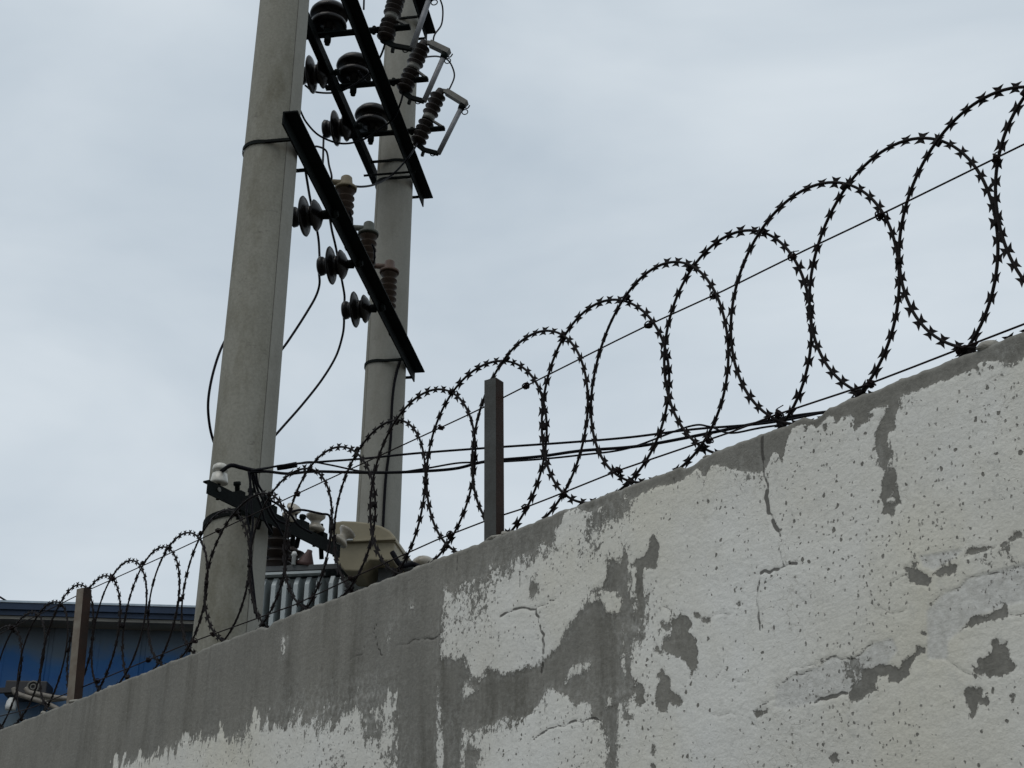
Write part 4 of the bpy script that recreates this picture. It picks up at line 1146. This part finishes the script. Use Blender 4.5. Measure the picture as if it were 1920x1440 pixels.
# service cables slung from the bracket across to the right, dropping out of sight behind the wall
RA = math.hypot(A.x, A.y)
R6 = lambda x, y, k=RA: at_r(x, y, k)
tie = R6(488, 884)
wire([spools[0], R6(432, 873), R6(450, 876), R6(470, 881), tie], 0.010, 'dark twisted dead end tying the white spool to the service cables', name='service_cable')
def cab(px, r0, r1, r, lab, g=None):
    n_ = len(px); return wire([at_r(x, y, r0 + (r1 - r0) * i / (n_ - 1)) for i, (x, y) in enumerate(px)], r, lab, 'cable', g, 'service_cable', n=8)
cab([(470, 882), (495, 879), (520, 874), (560, 869), (600, 866), (680, 860), (780, 850), (912, 840), (1060, 830), (1180, 820), (1300, 805), (1440, 793), (1560, 770), (1700, 740)], RA, 5.2, 0.0050, 'upper black service cable crossing behind the razor rings')
cab([(470, 885), (500, 884), (540, 888), (590, 884), (680, 886), (760, 885), (850, 879), (912, 865), (1010, 856), (1090, 845), (1200, 836), (1330, 812), (1470, 783), (1600, 765), (1720, 735)], RA, 5.2, 0.0068, 'thick lower black service cable crossing behind the razor rings')
cab([(480, 880), (515, 875), (545, 872), (580, 866), (620, 872), (680, 884), (740, 886), (800, 878), (860, 868), (912, 867), (1000, 862), (1090, 853), (1180, 840), (1290, 800), (1330, 800), (1370, 812), (1440, 800), (1600, 780)], RA, 5.25, 0.0042, 'thin wavy black cable lashed to the service cables')
m = MB(); m.tube([at_r(520, 877, RA - 0.05), at_r(535, 875, RA - 0.06), at_r(556, 871, RA - 0.08)], 0.014, 8); o = m.build('cable_joint', M['cable']); tag(o, 'taped black joint on the service cable near the thick pole', 'cable joint')
# wires falling from the tie point into the bracket tangle
LV = 'black leads falling from the service cables to the transformer'
for i, (px, lab) in enumerate([([(466, 884), (470, 910), (471, 945), (474, 980), (470, 1040), (475, 1100), (482, 1160)], 'longest black lead dropping straight down the thick pole face'),
        ([(475, 886), (482, 915), (494, 940), (506, 965), (520, 985), (530, 1005)], 'black lead slanting from the cable tie to the ribbed bushing'),
        ([(472, 886), (478, 920), (490, 950), (496, 975), (510, 1000)], 'shorter black lead bent into the bracket clamps'),
        ([(480, 886), (484, 908), (497, 930), (508, 955), (520, 975), (545, 985)], 'black lead curling along the low bracket to the dirty cream insulator'),
        ([(540, 962), (565, 956), (600, 963), (618, 968), (618, 1000)], 'black lead arched over the cream spool insulators'),
        ([(500, 935), (520, 945), (545, 965), (560, 985), (585, 1000)], 'black lead lying along the low bracket to the cream spool above the lid'),
        ([(470, 885), (468, 925), (462, 960), (470, 1010), (472, 1090), (478, 1150)], 'black lead bowed away from the straight one on the thick pole face')]):
    wire([at_r(x, y, RA - 0.02 + 0.02 * j + 0.02 * (i % 3)) if i not in (0, 6) else at_r(x, y, RA - 0.03 + 0.012 * i * 0.5) for j, (x, y) in enumerate(px)], 0.0055, lab, 'wire', LV, 'lead_wire', n=6)

# ================================================================== TRANSFORMER
tu = 0.95
TRW = empty('transformer', pp(1.35, 0.15, 2.4), 'grey green finned oil transformer on its platform between the two poles', 'transformer')
def tpx(x, y, u=tu):
    r = ray(x, y); return CAMP + r * ((pp(u, 0, 0) - CAMP).dot(PU) / r.dot(PU))
zl = tpx(560, 1058).z
vL = (tpx(452, 1058) - P1).dot(PV); vR = (tpx(632, 1058) - P1).dot(PV)
vR2 = (tpx(760, 1100) - P1).dot(PV)
print('trafo', zl, vL, vR, vR2)
tank_h = 0.95
fin_d = 0.16
m = MB(); m.box(pp(tu + 0.19 + 0.33, (vL + vR2) / 2, zl - tank_h / 2 - 0.02), PU, PV, PZ, 0.33, (vR2 - vL) / 2 - 0.02, tank_h / 2); m.build('tank', M['tank'], TRW, 0.006)
m = MB(); m.box(pp(tu + 0.10 + 0.36, (vL + vR2) / 2, zl), PU, PV, PZ, 0.40, (vR2 - vL) / 2 + 0.02, 0.016); lid = m.build('lid', M['tank_lid'], TRW, 0.003)
v0 = (tpx(494, 1100) - P1).dot(PV); v1_ = (tpx(598, 1100) - P1).dot(PV)
def fin(vc, h=0.74, zt=zl - 0.07):
    m = MB()
    # pressed fin: thin plate with a slanted shoulder and a rounded outer rim
    a, b_, c_ = tu + 0.20, tu - 0.02, 0.013
    prof = [(a, zt), (b_ + 0.035, zt), (b_, zt - 0.05), (b_, zt - h + 0.05), (b_ + 0.035, zt - h), (a, zt - h)]
    L_ = [pp(u_, vc - (0.004 if i in (0, 5) else c_), z_) for i, (u_, z_) in enumerate(prof)]
    R_ = [pp(u_, vc + (0.004 if i in (0, 5) else c_), z_) for i, (u_, z_) in enumerate(prof)]
    n_ = 6
    m.add(L_ + R_, [(0, 1, 2, 3, 4, 5), (11, 10, 9, 8, 7, 6)] + [(i, n_ + i, n_ + (i + 1) % n_, (i + 1) % n_) for i in range(n_)])
    m.build('cooling_fin', M['tank'], TRW, 0.003)
step = (v1_ - v0) / 5.0
for i in range(-1, 6): fin(v0 + step * i)
for vv in ((tpx(622, 1100) - P1).dot(PV), (tpx(640, 1100) - P1).dot(PV), ): fin(vv)
m = MB(); m.bar(pp(tu - 0.0, v0 - step * 1.5, zl - 0.055), pp(tu - 0.0, v1_ + step * 0.4, zl - 0.055), 0.05, 0.014); m.build('fin_header', M['tank'], TRW)
# platform beam
m = MB(); m.box(pp(1.39, 0.22, 2.42 + 0.0), PU, PV, PZ, 1.45, 0.05, 0.05); m.box(pp(1.39, -0.22, 2.42), PU, PV, PZ, 1.45, 0.05, 0.05)
m.box(pp(1.4, 0.1, 2.49), PU, PV, PZ, 0.6, 0.5, 0.015); m.build('platform', M['arm'], TRW)
m = MB(); m.box(pp(1.42, 0.1, (2.50 + zl - tank_h) / 2), PU, PV, PZ, 0.3, 0.3, max(0.02, (zl - tank_h - 2.50) / 2)); m.build('skid', M['tank_lid'], TRW)
# high-voltage bushings on the lid
BUSH = [(0.05, 0)] + SHED(4, 0.05, 0.095, 0.27) + [(0.04, 0.28), (0.035, 0.33), (0.02, 0.34)]
for i, (x, y, uo, sc) in enumerate([(519, 1052, 0.12, 0.92), (545, 1052, 0.45, 0.85), (500, 1052, 0.40, 0.85)]):
    r = ray(x, y); b0 = at_z(x, y, zl + 0.016) if False else tpx(x, y, tu + uo); b0.z = zl + 0.016
    m = MB(); m.lathe([(r_ * sc, h_ * sc) for r_, h_ in BUSH], b0, PZ, 22); m.build('bushing', M['brownglaze'], TRW)
b0 = tpx(572, 1050, tu + 0.1); b0.z = zl + 0.016
m = MB(); m.lathe([(0.055, 0.0), (0.05, 0.02), (0.018, 0.085), (0.015, 0.1)], b0, PZ + PV * 0.25, 14); sl_ = m.build('red_sleeve', M['red'], TRW); 
b0 = tpx(551, 1048, tu + 0.05); b0.z = zl + 0.016
m = MB(); m.lathe([(0.012, 0.0), (0.012, 0.05), (0.018, 0.055), (0.010, 0.075)], b0, PZ, 10); m.build('valve', M['plastic_white'], TRW)
# beige hood over the low-voltage side
hu0, hu1 = tu - 0.10, tu + 0.85
def hv(x, y): 
    q = tpx(x, y, hu0); return (q - P1).dot(PV), q.z
lowf = [hv(*q) for q in [(619, 1014), (626, 1048), (646, 1070), (673, 1071), (692, 1050), (738, 1052), (740, 1014)]]
upf = [hv(*q) for q in [(617, 1015), (744, 1018), (742, 1008), (732, 996), (716, 987), (694, 981), (668, 978), (642, 977), (626, 980), (618, 990)]]
zt_ = hv(718, 1016)[1]
hu1 = max(hu0 + 0.35, (at_z(764, 1052, zt_) - P1).dot(PU))
hu1 = hu0 + 1.7 * (hu1 - hu0)
HD = empty('terminal_hood', pp(hu0, lowf[0][0], lowf[2][1]), 'beige plastic terminal hood with rounded lid and side latch over the transformer', 'hood')
def hood_part(outline, u0, u1, taper, name, mt_, bev=0.008):
    m = MB(); n_ = len(outline)
    cv = sum(q[0] for q in outline) / n_; cz = min(q[1] for q in outline)
    rings_ = [(u0, 1.0)] + [(u0 + (u1 - u0) * k, 1 - (1 - taper) * max(0, (k - 0.5) / 0.5) ** 2) for k in (0.5, 0.65, 0.8, 0.92, 1.0)]
    vs_ = []
    for u_, t_ in rings_: vs_ += [pp(u_, v_, cz + (z_ - cz) * t_) for v_, z_ in outline]
    f = [(r_ * n_ + i, r_ * n_ + (i + 1) % n_, (r_ + 1) * n_ + (i + 1) % n_, (r_ + 1) * n_ + i) for r_ in range(len(rings_) - 1) for i in range(n_)]
    f += [tuple(range(n_ - 1, -1, -1)), tuple((len(rings_) - 1) * n_ + i for i in range(n_))]
    m.add(vs_, f)
    return m.build(name, M[mt_], HD, bev)
hood_part(lowf, hu0, hu1, 1.0, 'hood_body', 'hood')
hood_part(upf, hu0 - 0.012, hu1 + 0.02, 0.72, 'hood_lid', 'hood', 0.014)
m = MB(); q = pp((hu0 + hu1) / 2 + 0.05, (lowf[4][0] + lowf[5][0]) / 2, lowf[4][1] - 0.06); m.box(q, PU, PV, PZ, (hu1 - hu0) / 2 - 0.08, 0.05, 0.058); m.build('underside_shade', M['tank_lid'], HD, 0.006)  # dark box added to stand for the shaded recess under the hood
m = MB(); q = tpx(645, 1012, hu0 - 0.03); m.bar(q, q + PV * 0.05, 0.02, 0.016); m.build('latch', M['plastic_white'], HD, 0.003)
m = MB(); a = pp(hu0 - 0.018, lowf[0][0] - 0.01, hv(690, 1015)[1]); m.bar(a, a + PV * (lowf[-1][0] - lowf[0][0] + 0.02), 0.02, 0.014); m.build('rim', M['hood'], HD, 0.003)
# second, farther hood end that peeps out beyond the wall edge
q = tpx(795, 1052, tu + 0.5); m = MB(); m.sphere(q - PZ * 0.03, 0.075, 12, 1.0, 1.6, 0.7); o = m.build('pale_cap', M['porcelain_d']); tag(o, 'small pale rounded cap just showing past the beige hood', 'cap')
hz = MB(); hz.tube(spline([tpx(735, 1035, hu0 - 0.05), tpx(752, 1060, hu0 - 0.05), tpx(775, 1058, hu0), tpx(790, 1070, hu0), tpx(770, 1085, hu0)], 8), 0.014, 8)
o = hz.build('outlet_cable', M['cable']); tag(o, 'thick black outlet cable bending from the beige hood towards the wall', 'cable')

# ================================================================== BUILDING
BA = rad(86.0)
BD = Vector((math.sin(BA), math.cos(BA), 0)); BN = Vector((BD.y, -BD.x, 0))       # BN points to the camera side
BC = at_r(180, 1160, 15.6); BC.z = 0
def bpx(x, y, out_=0.0): return hit(x, y, BC + BN * out_, BN)
if BN.dot(-BC) < 0: BN = -BN
zr = bpx(180, 1131, 0.35).z
ze = bpx(180, 1163, 0.35).z
print('building', zr, ze)
bl = empty('workshop_building', BC, 'low workshop with dark blue roof trim and blurred blue painted wall', 'building')
half = 12.0
def seg(c, hw, depth, z0, z1, name, mt_, parent=bl, out_=0.0, bev=0):
    m = MB(); m.box(c + BN * (out_ - depth / 2) + PZ * ((z0 + z1) / 2), BD, BN, PZ, hw, depth / 2, (z1 - z0) / 2); return m.build(name, mt_, parent, bev)
fm = facade_mat()
# sheet wall: profiled panels
c0 = BC + BD * (-6.0)
for i in range(20):
    cc = BC + BD * (-12.3 + 0.95 * i)
    m = MB(); prof = [(-0.475, 0.0), (-0.455, 0.0), (-0.445, 0.012), (-0.03, 0.012), (-0.02, 0.018), (0.02, 0.018), (0.03, 0.012), (0.445, 0.012), (0.455, 0.0), (0.475, 0.0), (0.475, -0.05), (-0.475, -0.05)]
    m.prism(prof, cc, cc + PZ * (ze + 0.06), BD, BN)
    org = bl.location
    o = bpy.data.objects.new('wall_panel', m.mesh('wall_panel', Vector((BC.x, BC.y, 0)))); o.data.materials.append(fm); link(o, bl)
seg(c0 + BD * 3.2, 9.6, 7.0, 0, ze + 0.02, 'rear_wall', M['soffit'], out_=-0.06)
rf = seg(c0 + BD * 3.2, 10.0, 8.0, zr - 0.02, zr, 'roof_cap', M['roofcap'], out_=0.37)
th_ = zr - ze
seg(c0 + BD * 3.2, 10.0, 0.05, zr - 0.50 * th_, zr - 0.022, 'fascia', M['roofblue'], out_=0.36)
seg(c0 + BD * 3.2, 10.0, 0.04, zr - 0.80 * th_, zr - 0.50 * th_ - 0.002, 'fascia', M['roofblue'], out_=0.33)
seg(c0 + BD * 3.2, 10.0, 0.30, ze, zr - 0.80 * th_ - 0.002, 'soffit', M['soffit'], out_=0.31)
# extractor fan box and its hoses on the facade
fx = bpx(48, 1290, 0.35)
fb = empty('fan_box', fx - PZ * 0.1, 'black extractor fan box on the blue wall beside the pale rusty post', 'fan box')
hw_ = (bpx(88, 1290, 0.35) - bpx(10, 1290, 0.35)).length / 2
m = MB(); m.box(fx + BN * -0.15, BD, BN, PZ, hw_, 0.15, 0.075); m.build('housing', M['machine'], fb, 0.01)
m = MB(); fc = bpx(62, 1288, 0.36); m.tube([fc + (BD * math.cos(q) + PZ * math.sin(q)) * 0.055 for q in [2 * math.pi * j / 20 for j in range(20)]], 0.010, 6, closed=True)
m.tube([fc + (BD * math.cos(q) + PZ * math.sin(q)) * 0.025 for q in [2 * math.pi * j / 16 for j in range(16)]], 0.008, 6, closed=True); m.build('fan_grille', M['galv'], fb)
m = MB(); m.bar(bpx(-20, 1296, 0.36), bpx(25, 1294, 0.36), 0.05, 0.05); m.build('duct', M['machine'], fb)
for i, px in enumerate([[(28, 1298), (45, 1305), (70, 1307), (95, 1312), (120, 1310)], [(48, 1290), (55, 1298), (75, 1302), (100, 1307), (130, 1310)], [(25, 1290), (30, 1300), (60, 1310), (85, 1318), (110, 1330)]]):
    m = MB(); m.tube(spline([bpx(x, y, 0.42 + 0.03 * i) for x, y in px], 8), 0.024, 8); o = m.build('hose', M['hose']); tag(o, ['short tan hose looped tight under the fan grille', 'straight tan hose running from the fan grille to the pale post', 'lowest tan hose sagging to the wall top'][i], 'hose', 'hoses under the fan box')
m = MB(); q = bpx(21, 1320, 0.4); m.lathe([(0.05, -0.06), (0.055, -0.02), (0.045, 0.03), (0.025, 0.06)], q, PZ, 14); o = m.build('bell_cap', M['plastic_white']); tag(o, 'small white bell shaped fitting below the fan box', 'fitting')
m = MB(); m.tube([bpx(-40, 1095, -3.5), bpx(14, 1128, -3.5)], 0.012, 6); o = m.build('aerial_wire', M['cable']); tag(o, 'thin grey aerial wire slanting to the blue roof', 'wire')
